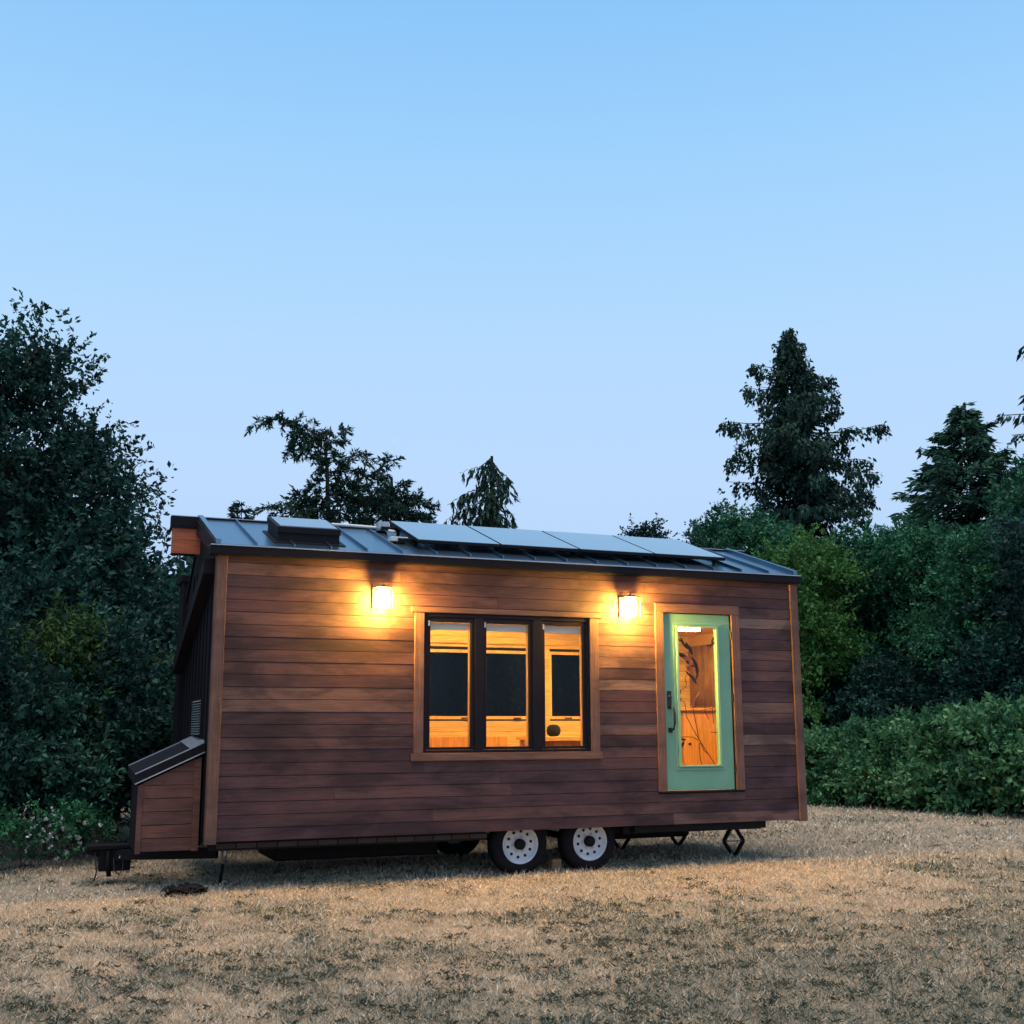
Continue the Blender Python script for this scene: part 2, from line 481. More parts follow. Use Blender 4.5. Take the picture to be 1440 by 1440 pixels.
# ridge board running past both ends: red cedar face under a folded metal cap
rb = MB().box(-.325, LX+.225, 1.502, 1.60, 3.672, 3.985).build('ridge_board', M['fascia_wood'], house)
MB().box(-.345, LX+.245, 1.488, 1.63, 3.99, 4.112).build('ridge_cap', M['dark_metal'], rb, .004)
MB().box(-.35, LX+.25, 1.482, 1.635, 3.972, 3.988).build('drip_strip', M['dark_metal'], rb)
MB().box(-.345, LX+.245, 1.484, 1.632, 4.1135, 4.122).build('cap_flashing', M['drip'], rb)
MB().box(-.327, -.06, 1.499, 1.602, 3.655, 3.669).build('edge_strip', M['dark_metal'], rb)
# rakes and eave fascia
MB().poly_prism([(-.055, -.10, 3.43), (-.055, 1.486, 3.90), (-.055, 1.486, 4.08), (-.055, -.10, 3.555)], (.038, 0, 0)).build('rake_board', M['dark_metal'], house)
MB().poly_prism([(LX+.012, -.10, 3.46), (LX+.012, 1.486, 3.90), (LX+.012, 1.486, 4.08), (LX+.012, -.10, 3.555)], (.038, 0, 0)).build('rake_board', M['dark_metal'], house)
fas = MB().box(-.10, LX+.02, -.118, .0, 3.462, 3.548).build('eave_fascia', M['dark_metal'], house, .004)
MB().box(-.095, LX+.022, -.128, -.0, 3.549, 3.559).build('drip_edge', M['drip'], fas)
MB().box(-.10, LX+.02, -.112, .0, 3.4525, 3.4605).build('eave_flashing', M['dark_metal'], fas)

# ---- skylight
def rz(y, h): return roof_z(y)+h
def slope_box(mb, x0, x1, y0, y1, h0, h1):
    return mb.hexa([(x0, y0, rz(y0, h0)), (x1, y0, rz(y0, h0)), (x1, y1, rz(y1, h0)), (x0, y1, rz(y1, h0)),
                    (x0, y0, rz(y0, h1)), (x1, y0, rz(y0, h1)), (x1, y1, rz(y1, h1)), (x0, y1, rz(y1, h1))])
sk = slope_box(MB(), .665, 1.36, .20, .82, .002, .105).build('skylight', M['dark_metal'], house)
slope_box(MB(), .61, 1.415, .12, .86, .0015, .012).build('flashing', M['dark_metal'], sk)
slope_box(MB(), .655, 1.37, .185, .845, .108, .178).build('skylight_frame', M['dark_metal'], sk, .004)
slope_box(MB(), .69, 1.335, .215, .815, .179, .187).build('skylight_pane', M['skylight_glass'], sk)
# ---- solar panels on rails
PX = [2.28 + k*1.040 for k in range(5)]
def pz(y, h): return 3.788 + (y-.2)*(4.205-3.788)/1.2 + h
def pbox(x0, x1, y0, y1, h0, h1):
    return MB().hexa([(x0, y0, pz(y0, h0)), (x1, y0, pz(y0, h0)), (x1, y1, pz(y1, h0)), (x0, y1, pz(y1, h0)),
                      (x0, y0, pz(y0, h1)), (x1, y0, pz(y0, h1)), (x1, y1, pz(y1, h1)), (x0, y1, pz(y1, h1))])
for k in range(4):
    a, b = PX[k]+.006, PX[k+1]-.006
    p = pbox(a, b, .2, 1.4, -.038, -.003).build('solar_panel', M['black'], house, .003)
    pbox(a+.010, b-.010, .21, 1.39, -.0028, .001).build('cells', M['panel'], p)
for y in (.42, 1.15):
    pbox(2.12, 6.55, y, y+.04, -.085, -.041).build('panel_rail', M['black'], house)
for k in range(9):
    x = 2.32 + k*.51
    for y in (.44, 1.17):
        MB().box(x, x+.035, y, y+.03, roof_z(y)-.004, pz(y, -.087)).build('rail_foot', M['black'], house)
MB().box(2.05, 2.26, .50, .62, roof_z(.55)+.02, roof_z(.55)+.075).build('junction_box', M['white_plastic'], house, .006)
MB().tube([(1.45, 1.40, roof_z(1.4)+.05), (1.8, 1.40, roof_z(1.4)+.05), (2.12, 1.36, roof_z(1.36)+.05), (2.2, 1.2, roof_z(1.2)+.05), (2.25, 1.05, roof_z(1.05)+.06)], .018, 8).build('cable_conduit', M['white_plastic'], house, smooth=True)
MB().box(2.10, 2.24, 1.24, 1.37, roof_z(1.3)+.02, roof_z(1.3)+.13).build('cable_gland', M['galv'], house, .006)

# ---- window group
def wtrim(mat, x0, x1, z0, z1, y0=-.038, y1=.0):
    return (mat, x0, x1, y0, y1, z0, z1)
for nm, mt, x0, x1, z0, z1, yf in [('window_trim', 'trim_h', 2.145, 4.52, 2.925, 2.985, -.046), ('window_trim', 'trim_v', 2.19, 2.298, 1.369, 2.922, -.036),
                          ('window_trim', 'trim_v', 4.362, 4.475, 1.369, 2.922, -.036), ('window_trim', 'trim_h', 2.165, 4.50, 1.283, 1.365, -.042)]:
    box(nm, M[mt], house, x0, x1, yf, .002, z0, z1, .003)
wx0, wx1, wz0, wz1 = 2.302, 4.358, 1.368, 2.922
win = MB()
for a, b, c, d in [(wx0, wx1, wz1-.045, wz1), (wx0, wx1, wz0, wz0+.03), (wx0, wx0+.035, wz0+.03, wz1-.045), (wx1-.035, wx1, wz0+.03, wz1-.045),
                   (2.912, 3.012, wz0+.03, wz1-.045), (3.632, 3.742, wz0+.03, wz1-.045)]:
    win.box(a, b, -.022, .10, c, d)
win = win.build('window', M['frame'], house, .003)
for (a, b) in [(2.338, 2.910), (3.014, 3.630), (3.744, 4.322)]:
    s = MB(); t = .042; z0, z1 = wz0+.033, wz1-.048
    pa, pb = a+t, b-t
    for (u, w, c, d) in [(a, b, z1-.05, z1), (a, b, z0, z0+.03), (a, pa, z0+.03, z1-.05), (pb, b, z0+.03, z1-.05)]:
        s.box(u, w, -.010, .055, c, d)
    s = s.build('sash', M['frame'], win, .004)
    MB().box(pa-.004, pb+.004, .018, .024, z0+.028, z1-.048).build('pane', M['glass'], win)
    MB().box(pa+.004, pb-.004, .062, .10, z1-.135, z1-.052).build('blind', M['blind'], win, .006)
    MB().box(pb-.008, pb-.0005, .026, .075, z0+.03, z1-.055).build('inner_jamb', M['pine_v'], win)
    MB().box(a+.012, a+.030, -.0225, -.0105, z1-.10, z1-.04).build('hinge', M['galv'], win)

# ---- door
for nm, mt, x0, x1, z0, z1, yf in [('door_trim', 'trim_h', 5.25, 6.45, 3.028, 3.135, -.038), ('door_trim', 'trim_v', 5.25, 5.362, .885, 3.026, -.034),
                               ('door_trim', 'trim_v', 6.338, 6.45, .885, 3.026, -.034)]:
    box(nm, M[mt], house, x0, x1, yf, .002, z0, z1, .003)
box('door_sill', M['dark_metal'], house, 5.26, 6.44, -.040, .10, .866, .883, .003)
dr = MB(); dx0, dx1, dz0, dz1 = 5.372, 6.318, .893, 3.018
gx0, gx1, gz0, gz1 = 5.575, 6.115, 1.185, 2.855
for (a, b, c, d) in [(dx0, dx1, gz1, dz1), (dx0, dx1, dz0, gz0), (dx0, gx0, gz0, gz1), (gx1, dx1, gz0, gz1)]:
    dr.box(a, b, .002, .05, c, d)
door = dr.build('door', M['door'], house)
bd = MB()
for (a, b, c, d) in [(gx0-.07, gx1+.07, gz1+.025, gz1+.055), (gx0-.07, gx1+.07, gz0-.055, gz0-.025), (gx0-.07, gx0-.04, gz0-.025, gz1+.025), (gx1+.04, gx1+.07, gz0-.025, gz1+.025)]:
    bd.box(a, b, -.008, .0015, c, d)
bd.build('moulding', M['door'], door, .004)
bd = MB()
for (a, b, c, d) in [(gx0-.034, gx1+.034, gz1-.004, gz1+.020), (gx0-.034, gx1+.034, gz0-.020, gz0+.004), (gx0-.034, gx0+.003, gz0+.004, gz1-.004), (gx1-.003, gx1+.034, gz0+.004, gz1-.004)]:
    bd.box(a, b, -.020, .0015, c, d)
bd.build('glazing_bead', M['door_bead'], door, .006)
MB().box(gx0-.01, gx1+.01, .020, .026, gz0-.01, gz1+.01).build('door_pane', M['glass'], door)
hp = MB().box(5.405, 5.462, -.012, .0015, 1.86, 2.075).build('handle_plate', M['handle'], door, .006)
MB().lathe((5.433, -.013, 2.0), (0, -1, 0), [(0, .0), (0, .026), (.012, .024), (.016, .0)], 16).build('lock_cylinder', M['handle'], door, smooth=True)
MB().tube([(5.445, -.012, 1.89), (5.45, -.06, 1.87), (5.46, -.075, 1.80), (5.46, -.075, 1.68), (5.45, -.06, 1.62), (5.44, -.012, 1.60)], [.014, .014, .017, .017, .014, .014], 8).build('door_handle', M['handle'], door, smooth=True)
MB().box(5.41, 5.465, -.012, .0015, 1.575, 1.635).build('handle_foot', M['handle'], door, .005)
for z in (1.10, 1.95, 2.72):
    MB().tube([(6.327, -.018, z), (6.327, -.018, z+.10)], .011, 8).build('hinge', M['handle'], door)
# flowers and stems painted on the inside of the glass
zoomx = lambda u: 920+u/10.285
def dpt(u, v, yy=.034):      # door-glass pixel (2 zoomed views) -> point on the glass plane
    px, py = 920+u/10.285, 860+v/10.285
    d = fw + rt*(px-720)/FPX + up*(720-py)/FPX
    t = (yy-CAM[1])/d[1]
    return tuple(CAM+d*t)
st = MB()
for path in [[(640, 1060), (645, 1130), (640, 1190), (590, 1260), (560, 1330), (565, 1420), (600, 1600), (650, 1850), (720, 2010), (800, 2080)],
             [(465, 920), (445, 970), (465, 1040), (450, 1100), (390, 1130)], [(390, 1270), (440, 1320), (455, 1400), (470, 1520), (560, 1700), (700, 1930), (880, 2210)],
             [(715, 1240), (735, 1340), (735, 1440), (790, 1560)], [(830, 1250), (835, 1340), (845, 1450), (860, 1620)],
             [(370, 1820), (450, 1810), (560, 1815), (640, 1860)], [(660, 2110), (670, 2150), (690, 2210)], [(820, 1745), (930, 1750)],
             [(560, 1330), (585, 1300), (600, 1240)], [(655, 1900), (655, 2000), (665, 2120)]]:
    st.tube([dpt(*p) for p in path], .0055, 5)
st.build('painted_stems', M['stem'], door)
def blob(name, mat, pts, yy=.030):
    P = [Vector(dpt(u, v, yy)) for u, v in pts]
    return MB().poly_prism(P, (0, .004, 0)).build(name, mat, door)
def brush(name, mat, a, b, w, yy):
    (u0, v0), (u1, v1) = a, b
    dx, dy = u1-u0, v1-v0; l = math.hypot(dx, dy); nx, ny = -dy/l*w, dx/l*w
    blob(name, mat, [(u0, v0), (u0+dx*.3+nx*.8, v0+dy*.3+ny*.8), (u0+dx*.6+nx, v0+dy*.6+ny), (u1, v1), (u0+dx*.55-nx*.8, v0+dy*.55-ny*.8), (u0+dx*.25-nx*.6, v0+dy*.25-ny*.6)], yy)
for a, b, w in [((330, 580), (550, 725), 42), ((455, 780), (575, 880), 34), ((560, 700), (470, 860), 22), ((330, 600), (480, 660), 26)]:
    brush('painted_petal', M['petal'], a, b, w, .028)
for a, b, w in [((380, 370), (440, 500), 20), ((400, 440), (520, 560), 24), ((455, 440), (500, 520), 18), ((500, 480), (560, 640), 26), ((530, 640), (640, 800), 22), ((560, 700), (655, 880), 24),
                ((450, 700), (520, 760), 20), ((480, 760), (590, 800), 14), ((600, 760), (640, 960), 22), ((520, 900), (625, 1060), 24), ((450, 860), (560, 960), 16), ((620, 900), (600, 1010), 14),
                ((345, 1050), (370, 1180), 18), ((390, 1120), (350, 1250), 16), ((385, 1240), (355, 1340), 20), ((860, 360), (830, 470), 16), ((880, 420), (800, 530), 20), ((820, 480), (750, 500), 14),
                ((380, 1850), (470, 1850), 22), ((440, 1860), (385, 2000), 20), ((330, 380), (400, 440), 12)]:
    brush('painted_leaf', M['leafpaint'], a, b, w, .033)

# ---- wall lanterns
def lantern(xb, z0, z1, xs, zs):
    back = box('wall_lantern', M['lantern'], house, xb-.055, xb+.055, -.030, -.012, z0, z1, .004)
    y = -.135
    MB().tube([(xb, -.030, z1-.03), (xb+.01, -.075, z1-.01), (xs, y, z1-.012)], .007, 6).build('arm', M['lantern'], back)
    top = zs+.126
    cap = MB().hexa([(xs-.098, y-.098, top), (xs+.098, y-.098, top), (xs+.098, y+.088, top), (xs-.098, y+.088, top),
                     (xs-.035, y-.035, top+.030), (xs+.035, y-.035, top+.030), (xs+.035, y+.035, top+.030), (xs-.035, y+.035, top+.030)]).build('cap', M['lantern'], back)
    MB().lathe((xs, y, top+.031), (0, 0, 1), [(0, .012), (.012, .015), (.022, .008), (.028, .0)], 10).build('finial', M['lantern'], back)
    for sx_ in (-1, 1):
        for sy_ in (-1, 1):
            MB().bar((xs+sx_*.088, y+sy_*.088, zs-.115), (xs+sx_*.088, y+sy_*.088, top-.001), .009, .009).build('corner_bar', M['lantern'], back)
    ring = MB()
    for sx_ in (-1, 1):
        ring.box(xs+sx_*.088-.005, xs+sx_*.088+.005, y-.083, y+.083, zs-.122, zs-.1155)
        ring.box(xs-.093, xs+.093, y+sx_*.088-.005, y+sx_*.088+.005, zs-.1285, zs-.1225)
    ring.build('base_ring', M['lantern'], back)
    prof = [(-.098, .0), (-.098, .052), (-.085, .066), (-.03, .074), (.03, .074), (.085, .066), (.104, .055), (.104, .0)]
    MB().lathe((xs, y, zs), (0, 0, 1), prof, 20).build('glowing_shade', M['lamp'], back, smooth=True)
lantern(1.745, 2.945, 3.18, 1.785, 3.035)
lantern(4.815, 2.945, 3.195, 4.859, 3.048)

# ---- interior shell
box('interior_floor', M['pine'], house, .10, LX-.10, .11, 2.44, .80, .88)
BW = [(2.55, 4.84, 1.755, 2.69), (4.955, 6.6, 1.755, 2.69)]
rwall = slab_with_holes('rear_wall', M['end_wall'], house, .0, LX, 2.50, 2.60, .50, 3.11, BW)
for r in range(17):
    z0 = .882 + r*.142; z1 = min(z0+.139, 3.10)
    spans = [(.11, LX-.11)]
    for h in BW:
        if h[2] < z1-.01 and h[3] > z0+.01:
            ns = []
            for a, b in spans:
                if h[0] > a: ns.append((a, min(b, h[0])))
                if h[1] < b: ns.append((max(a, h[1]), b))
            spans = [q for q in ns if q[1]-q[0] > .03]
    for a, b in spans:
        zz0, zz1 = z0, z1
        for h in BW:
            if a < h[1] and b > h[0]:
                if zz0 < h[2] < zz1: zz1 = h[2]
                if zz0 < h[3] < zz1: zz0 = h[3]
        box('board', M['pine'], rwall, a, b, 2.482, 2.498, zz0, zz1, .002)
for h in BW:
    fr = MB()
    for (a, b, c, d) in [(h[0], h[1], h[3]-.04, h[3]), (h[0], h[1], h[2], h[2]+.04), (h[0], h[0]+.04, h[2]+.04, h[3]-.04), (h[1]-.04, h[1], h[2]+.04, h[3]-.04)]:
        fr.box(a, b, 2.505, 2.595, c, d)
    q = fr.build('rear_window', M['pine_v'], house)
    MB().box(h[0]+.036, h[1]-.036, 2.55, 2.556, h[2]+.036, h[3]-.036).build('rear_pane', M['glass_back'], q)
    for k in range(3):
        x = h[0] + (k+.5)*(h[1]-h[0])/3
        MB().box(x-.05, x+.05, 2.45, 2.48, h[2]+.004, h[2]+.022).build('window_latch', M['black'], q)
box('shelf_ledge', M['pine'], house, .11, 6.6, 2.455, 2.48, 2.775, 2.79)
# ceiling follows the roof; a loft over the door end
MB().poly_prism([(.10, .11, 3.49), (.10, 1.5, 3.90), (.10, 2.47, 3.105), (.10, 2.47, 3.085), (.10, 1.5, 3.87), (.10, .11, 3.46)], (LX-.20, 0, 0)).build('ceiling', M['pine'], house)
loft = MB().box(5.0, LX-.10, .11, 2.475, 2.98, 3.03).build('loft_floor', M['pine'], house)
for k in range(16):
    yy = .115+k*.147
    box('board', M['pine'], loft, 5.0, LX-.105, yy, yy+.144, 2.958, 2.977, .002)
lin = box('inner_end_wall', M['pine'], house, LX-.125, LX-.105, .11, 2.48, .89, 3.01)
MB().box(.095, .115, .11, 2.48, .89, 3.45).build('inner_end_wall', M['pine'], house)
box('strip_light', M['strip_door'], house, 6.10, 6.47, .94, 1.06, 2.905, 2.955, .004)
box('unseen_ceiling_light', M['strip_door'], house, 5.1, 5.5, .5, .9, 2.93, 2.955, .004)  # unseen lamp added to brighten the room behind the door
box('unseen_ceiling_light', M['strip'], house, 1.9, 4.4, 1.30, 1.42, 3.42, 3.45, .004)

# ---- chassis
box('chassis_rail', M['black'], house, .05, 3.10, .13, .21, .40, .495)
box('chassis_rail', M['black'], house, 4.84, 6.75, .13, .21, .40, .495)
box('chassis_rail', M['black'], house, .05, 6.75, 2.35, 2.43, .40, .495)
for k in range(8):
    box('cross_member', M['black'], house, .1+k*.93, .18+k*.93, .215, 2.345, .41, .49)
box('belly_pan', M['black'], house, .05, 7.2, .22, 2.4, .498, .53)
box('added_dark_tank', M['black'], house, .85, 2.75, .75, 1.75, .20, .409, .02)  # black tank boxes added to darken the space under the floor
box('added_dark_tank', M['black'], house, 5.0, 6.3, 1.15, 2.1, .24, .409, .02)
tape = 0
x = .12
while x < 6.6:
    nm = 'reflector'
    if 2.92 < x < 4.85:
        x += .215; tape += 1; continue
    box(nm, M['reflector_white' if tape % 2 else 'reflector_red'], house, x, x+.20, .124, .1285, .42, .47)
    x += .215; tape += 1
box('rear_bumper', M['black'], house, 4.95, 6.78, .05, .125, .415, .497, .005)
def wheel(cx, cy, sgn):
    w = empty('wheel', (cx, cy, .335), parent=house)
    a = (0, -sgn, 0)
    prof = [(-.10, .21), (-.10, .30), (-.085, .335), (-.04, .345), (.04, .345), (.085, .335), (.105, .30), (.108, .26), (.10, .215), (.085, .205)]
    MB().lathe((cx, cy, .335), a, prof, 40).build('tyre', M['rubber'], w, smooth=True)
    rim = MB().lathe((cx, cy, .335), a, [(.085, .206), (.104, .219), (.110, .213), (.100, .203), (.078, .190), (.060, .176), (.066, .160), (.072, .12), (.062, .085), (.058, .0)], 40).build('rim', M['rim'], w, smooth=True)
    MB().lathe((cx, cy, .335), a, [(.058, .062), (.115, .060), (.128, .045), (.130, .0)], 24).build('hub_cap', M['black'], w, smooth=True)
    h = MB()
    for k in range(10):
        t = 2*math.pi*(k+.3)/10
        h.lathe((cx+math.cos(t)*.143, cy, .335+math.sin(t)*.143), a, [(.055, .0175), (.0735, .0175), (.0737, .0)], 12)
    h.build('vent_hole_discs', M['hole'], w)  # solid discs for open holes, the shade inside put into their colour
    h = MB()
    for k in range(6):
        t = 2*math.pi*(k+.1)/6
        h.lathe((cx+math.cos(t)*.088, cy, .335+math.sin(t)*.088), a, [(.055, .011), (.085, .011), (.085, .0)], 8)
    h.build('wheel_nuts', M['galv'], w)
for cx in (3.525, 4.405):
    wheel(cx, .235, 1); wheel(cx, 2.33, -1)
MB().tube([(3.525, .3, .335), (3.525, 2.26, .335)], .04, 10).build('axle', M['black'], house)
MB().tube([(4.405, .3, .335), (4.405, 2.26, .335)], .04, 10).build('axle', M['black'], house)
# scissor jacks
def scissor(cx, cy, top=.41):
    j = box('scissor_jack', M['black'], house, cx-.09, cx+.09, cy-.05, cy+.05, .0, .02)
    mid = .205; hw = .145
    for sx_ in (-1, 1):
        MB().bar((cx+sx_*.02, cy, .03), (cx+sx_*hw, cy, mid), .05, .032).build('jack_arm', M['black'], j)
        MB().bar((cx+sx_*hw, cy+.002, mid), (cx+sx_*.02, cy+.002, top-.015), .05, .032).build('jack_arm', M['black'], j)
    MB().tube([(cx-hw-.02, cy, mid), (cx+hw+.02, cy, mid)], .008, 8).build('jack_screw', M['galv'], j)
    MB().box(cx-.06, cx+.06, cy-.04, cy+.04, top-.018, top+.0).build('jack_head', M['black'], j)
scissor(6.72, .70); scissor(6.72, 2.1)
scissor(5.72, 1.9)
# drop leg at the hitch end
lg = MB().tube([(.30, .60, .45), (.275, .60, .22)], .030, 12).build('drop_leg', M['galv'], house, smooth=True)
MB().tube([(.277, .60, .24), (.25, .60, .02)], .018, 10).build('inner_leg', M['black'], lg, smooth=True)
MB().box(.17, .32, .53, .67, .0, .02).build('leg_foot', M['black'], lg, .004)
# tongue, coupler, jack
tg = MB().bar((.2, .55, .34), (-.78, 1.22, .30), .07, .11).build('tongue', M['black'], house)
MB().bar((.2, 2.05, .34), (-.78, 1.38, .30), .07, .11).build('tongue_beam', M['black'], tg)
cp = MB().box(-.95, -.62, 1.20, 1.40, .13, .36).build('coupler', M['black'], house, .01)
MB().hexa([(-1.10, 1.24, .33), (-1.10, 1.36, .33), (-.92, 1.36, .26), (-.92, 1.24, .26), (-1.10, 1.24, .375), (-1.10, 1.36, .375), (-.90, 1.37, .395), (-.90, 1.23, .395)]).build('coupler_nose', M['black'], cp, .008)
MB().box(-1.08, -.58, 1.16, 1.44, .362, .405).build('coupler_plate', M['black'], cp, .006)
MB().tube([(-.86, 1.20, .40), (-.86, 1.18, .22), (-.84, 1.18, .08)], .026, 10).build('jack_post', M['black'], cp, smooth=True)
MB().box(-.91, -.77, 1.11, 1.25, .0, .02).build('jack_foot', M['black'], cp)
MB().tube([(-.74, 1.20, .34), (-.735, 1.16, .31), (-.74, 1.15, .27)], .010, 6).build('safety_pin', M['galv'], cp)
MB().tube([(-.99, 1.22, .33), (-.985, 1.19, .24), (-.97, 1.17, .14), (-.99, 1.16, .05), (-1.02, 1.15, .012)], .010, 6).build('safety_chain', M['handle'], cp)
MB().tube([(-.80, 1.19, .27), (-.79, 1.16, .15), (-.74, 1.15, .09), (-.70, 1.17, .16), (-.70, 1.2, .25)], .009, 6).build('safety_chain', M['handle'], cp)
for q in ((-.82, .34), (-.83, .29), (-.66, .27), (-.75, .31)):
    MB().lathe((q[0], 1.219 if q[0] < -.70 else 1.19, q[1]), (0, -1, 0), [(0, .011), (.012, .011), (.012, 0)], 8).build('bolt', M['galv'], cp)

# ---- tongue box (storage box of the house front end)
def tbz(x): return 1.075 + (x+.66)*(1.375-1.075)/.64
tb = MB().poly_prism([(-.655, .33, .40), (-.03, .33, .40), (-.03, .33, 1.36), (-.655, .33, 1.06)], (0, .85, 0)).build('storage_box', M['end_wall'], house)
zr = .40
k = 0
while zr < 1.36:
    z1 = min(zr+.133, 1.37)
    xa, xb_ = -.612, -.105
    def topz(x): return 1.07+(x+.655)*(1.36-1.07)/.625
    # clip the board's upper edge by the slope of the roof
    pts = [(xa, zr+.004), (xb_, zr+.004), (xb_, min(z1-.003, topz(xb_))), (xa, min(z1-.003, topz(xa)))]
    if zr+.004 >= topz(xb_): break
    if zr+.004 >= topz(xa):
        xs_ = -.655+(zr+.004-1.07)*.625/(1.36-1.07)
        pts = [(xs_, zr+.002), (xb_, zr+.002), (xb_, min(z1-.003, topz(xb_))), (min(xb_-.002, -.655+(min(z1-.003, topz(xb_))-1.07)*.625/.29), min(z1-.003, topz(xb_)))]
    elif z1-.003 > topz(xa) and topz(xb_) > z1-.003:
        xm = -.655+(z1-.003-1.07)*.625/.29
        pts = [(xa, zr+.002), (xb_, zr+.002), (xb_, z1-.003), (xm, z1-.003), (xa, topz(xa))]
    MB().poly_prism([(p[0], .312, p[1]) for p in pts], (0, .0165, 0)).build('board', M['box_wood'], tb)
    zr += .133; k += 1
MB().poly_prism([(-.662, .300, .385), (-.613, .300, .385), (-.613, .300, 1.085), (-.662, .300, 1.062)], (0, .029, 0)).build('corner_trim', M['box_wood'], tb)
MB().poly_prism([(-.104, .300, .395), (-.035, .300, .395), (-.035, .300, 1.35), (-.104, .300, 1.32)], (0, .029, 0)).build('corner_trim', M['box_wood'], tb)
y0b, y1b = .27, 1.2
rbx = MB().hexa([(-.70, y0b, 1.075), (-.005, y0b, 1.395), (-.005, y1b, 1.46), (-.70, y1b, 1.14),
                 (-.70, y0b, 1.175), (-.005, y0b, 1.495), (-.005, y1b, 1.56), (-.70, y1b, 1.24)]).build('box_lid', M['dark_metal'], tb)
for f_ in (0.02, .98):
    a0 = (-.70, y0b+(y1b-y0b)*f_, 1.183+.065*f_); a1 = (-.02, y0b+(y1b-y0b)*f_, 1.496+.065*f_)
    MB().bar(a0, a1, .012, .010).build('lid_seam', M['drip'], tb)
MB().bar((-.70, y0b-.003, 1.082), (-.01, y0b-.003, 1.40), .006, .012).build('lid_seam', M['drip'], tb)
MB().hexa([(-.16, y0b+.05, 1.436), (-.004, y0b+.05, 1.506), (-.004, y1b, 1.572), (-.16, y1b, 1.500),
           (-.16, y0b+.05, 1.441), (-.004, y0b+.05, 1.511), (-.004, y1b, 1.577), (-.16, y1b, 1.505)]).build('lid_flashing', M['galv'], tb)

# ------------------------------------------------------------------ loose things in and around the house
cab = empty('cabinet', (6.5, 1.95, .88), 'orange wooden cabinet standing behind the glass of the green door', 'cabinet')
box('carcass', M['cabinet'], cab, 5.85, 7.19, 1.55, 2.45, .881, 1.86)
box('top', M['cabinet'], cab, 5.82, 7.20, 1.50, 2.46, 1.862, 1.90, .005)
for a, b in ((5.88, 6.5), (6.53, 7.17)):
    d_ = box('cabinet_door', M['cabinet'], cab, a, b, 1.53, 1.548, .92, 1.83, .004)
    box('knob', M['black'], cab, b-.08 if a < 6 else a+.06, b-.05 if a < 6 else a+.09, 1.505, 1.529, 1.40, 1.43, .006)
cu = MB()
n = 52
for k in range(n):
    y0c, y1c = .75+k*.032, .75+(k+1)*.032
    f0, f1 = math.sin(k*1.1)*.02, math.sin((k+1)*1.1)*.02
    cu.quad((7.17+f0-.012, y0c, 1.95), (7.17+f1-.012, y1c, 1.95), (7.17+f1*.4-.012, y1c, 2.80), (7.17+f0*.4-.012, y0c, 2.80))
cu = cu.build('curtain', M['curtain'], None, smooth=True)
cu.modifiers.new('thick', 'SOLIDIFY').thickness = .004
tag(cu, 'brown curtain hanging on the end wall behind the green door', 'curtain')
tbl = empty('table', (4.75, 1.6, .88), 'pale wooden table seen through the right window pane', 'table')
box('table_top', M['pine'], tbl, 4.22, 5.3, 1.25, 1.95, 1.485, 1.525, .004)
for lx, ly in ((4.27, 1.3), (5.22, 1.3), (4.27, 1.88), (5.22, 1.88)):
    box('leg', M['pine_v'], tbl, lx, lx+.05, ly, ly+.05, .881, 1.484)
st_ = empty('stool', (4.85, 1.62, .88), 'dark stool tucked under the table behind the right window pane', 'stool')
box('seat', M['curtain'], st_, 4.52, 5.15, 1.40, 1.80, 1.40, 1.47, .01)
for lx, ly in ((4.54, 1.42), (5.09, 1.42), (4.54, 1.74), (5.09, 1.74)):
    box('leg', M['handle'], st_, lx, lx+.04, ly, ly+.04, .881, 1.399)
sofa = empty('bench', (3.2, 1.6, .88), 'pale wooden bench with high back behind the left and middle panes', 'bench')
box('seat', M['pine'], sofa, 2.55, 4.15, 1.3, 1.95, 1.28, 1.33, .004)
box('backrest', M['cabinet'], sofa, 2.78, 4.10, 1.955, 2.0, 1.25, 1.528, .006)
for lx in (2.56, 4.09):
    box('side_panel', M['cabinet'], sofa, lx, lx+.05, 1.31, 1.94, .881, 1.278)
pot = MB().lathe((4.62, 1.62, 1.526), (0, 0, 1), [(0, 0), (0, .05), (.03, .085), (.08, .095), (.125, .08), (.15, .05), (.155, 0)], 20).build('pot', M['bag'], None, smooth=True, origin=(4.62, 1.62, 1.526))
tag(pot, 'dark round pot on the table behind the right window pane', 'pot')
ch = MB().poly_prism([(3.90, .10, .0), (4.03, .10, .0), (4.02, .10, .155), (3.91, .10, .155)], (0, .13, 0)).build('wheel_chock', M['block'], None, .006, origin=(3.965, .16, 0))
tag(ch, 'dark wooden block wedged between the two trailer wheels', 'chock')

# heap of black straps / bag on the grass by the hitch
bag = empty('strap_heap', (-.18, -.02, 0), 'black heap of straps lying on the grass beside the hitch', 'strap heap')
rb_ = random.Random(3)
def heap():
    v = []; f = []
    nu, nv = 26, 14
    for j in range(nv+1):
        for i in range(nu+1):
            u = i/nu*2-1; w = j/nv*2-1
            env = max(0, 1-u*u)**.5*max(0, 1-w*w)**.5
            z = env*(.055+.035*math.sin(u*9+w*3)+.02*math.sin(w*11-u*4)) + .004
            v.append((-.18+u*.235*(1+.06*math.sin(w*7)), .10+w*.22*(1+.08*math.sin(u*6)), max(z, .004)))
    for j in range(nv):
        for i in range(nu):
            a = j*(nu+1)+i
            f.append((a, a+1, a+nu+2, a+nu+1))
    mb = MB(); mb.v = v; mb.f = f
    return mb
heap().build('folded_cloth', M['bag'], bag, smooth=True)
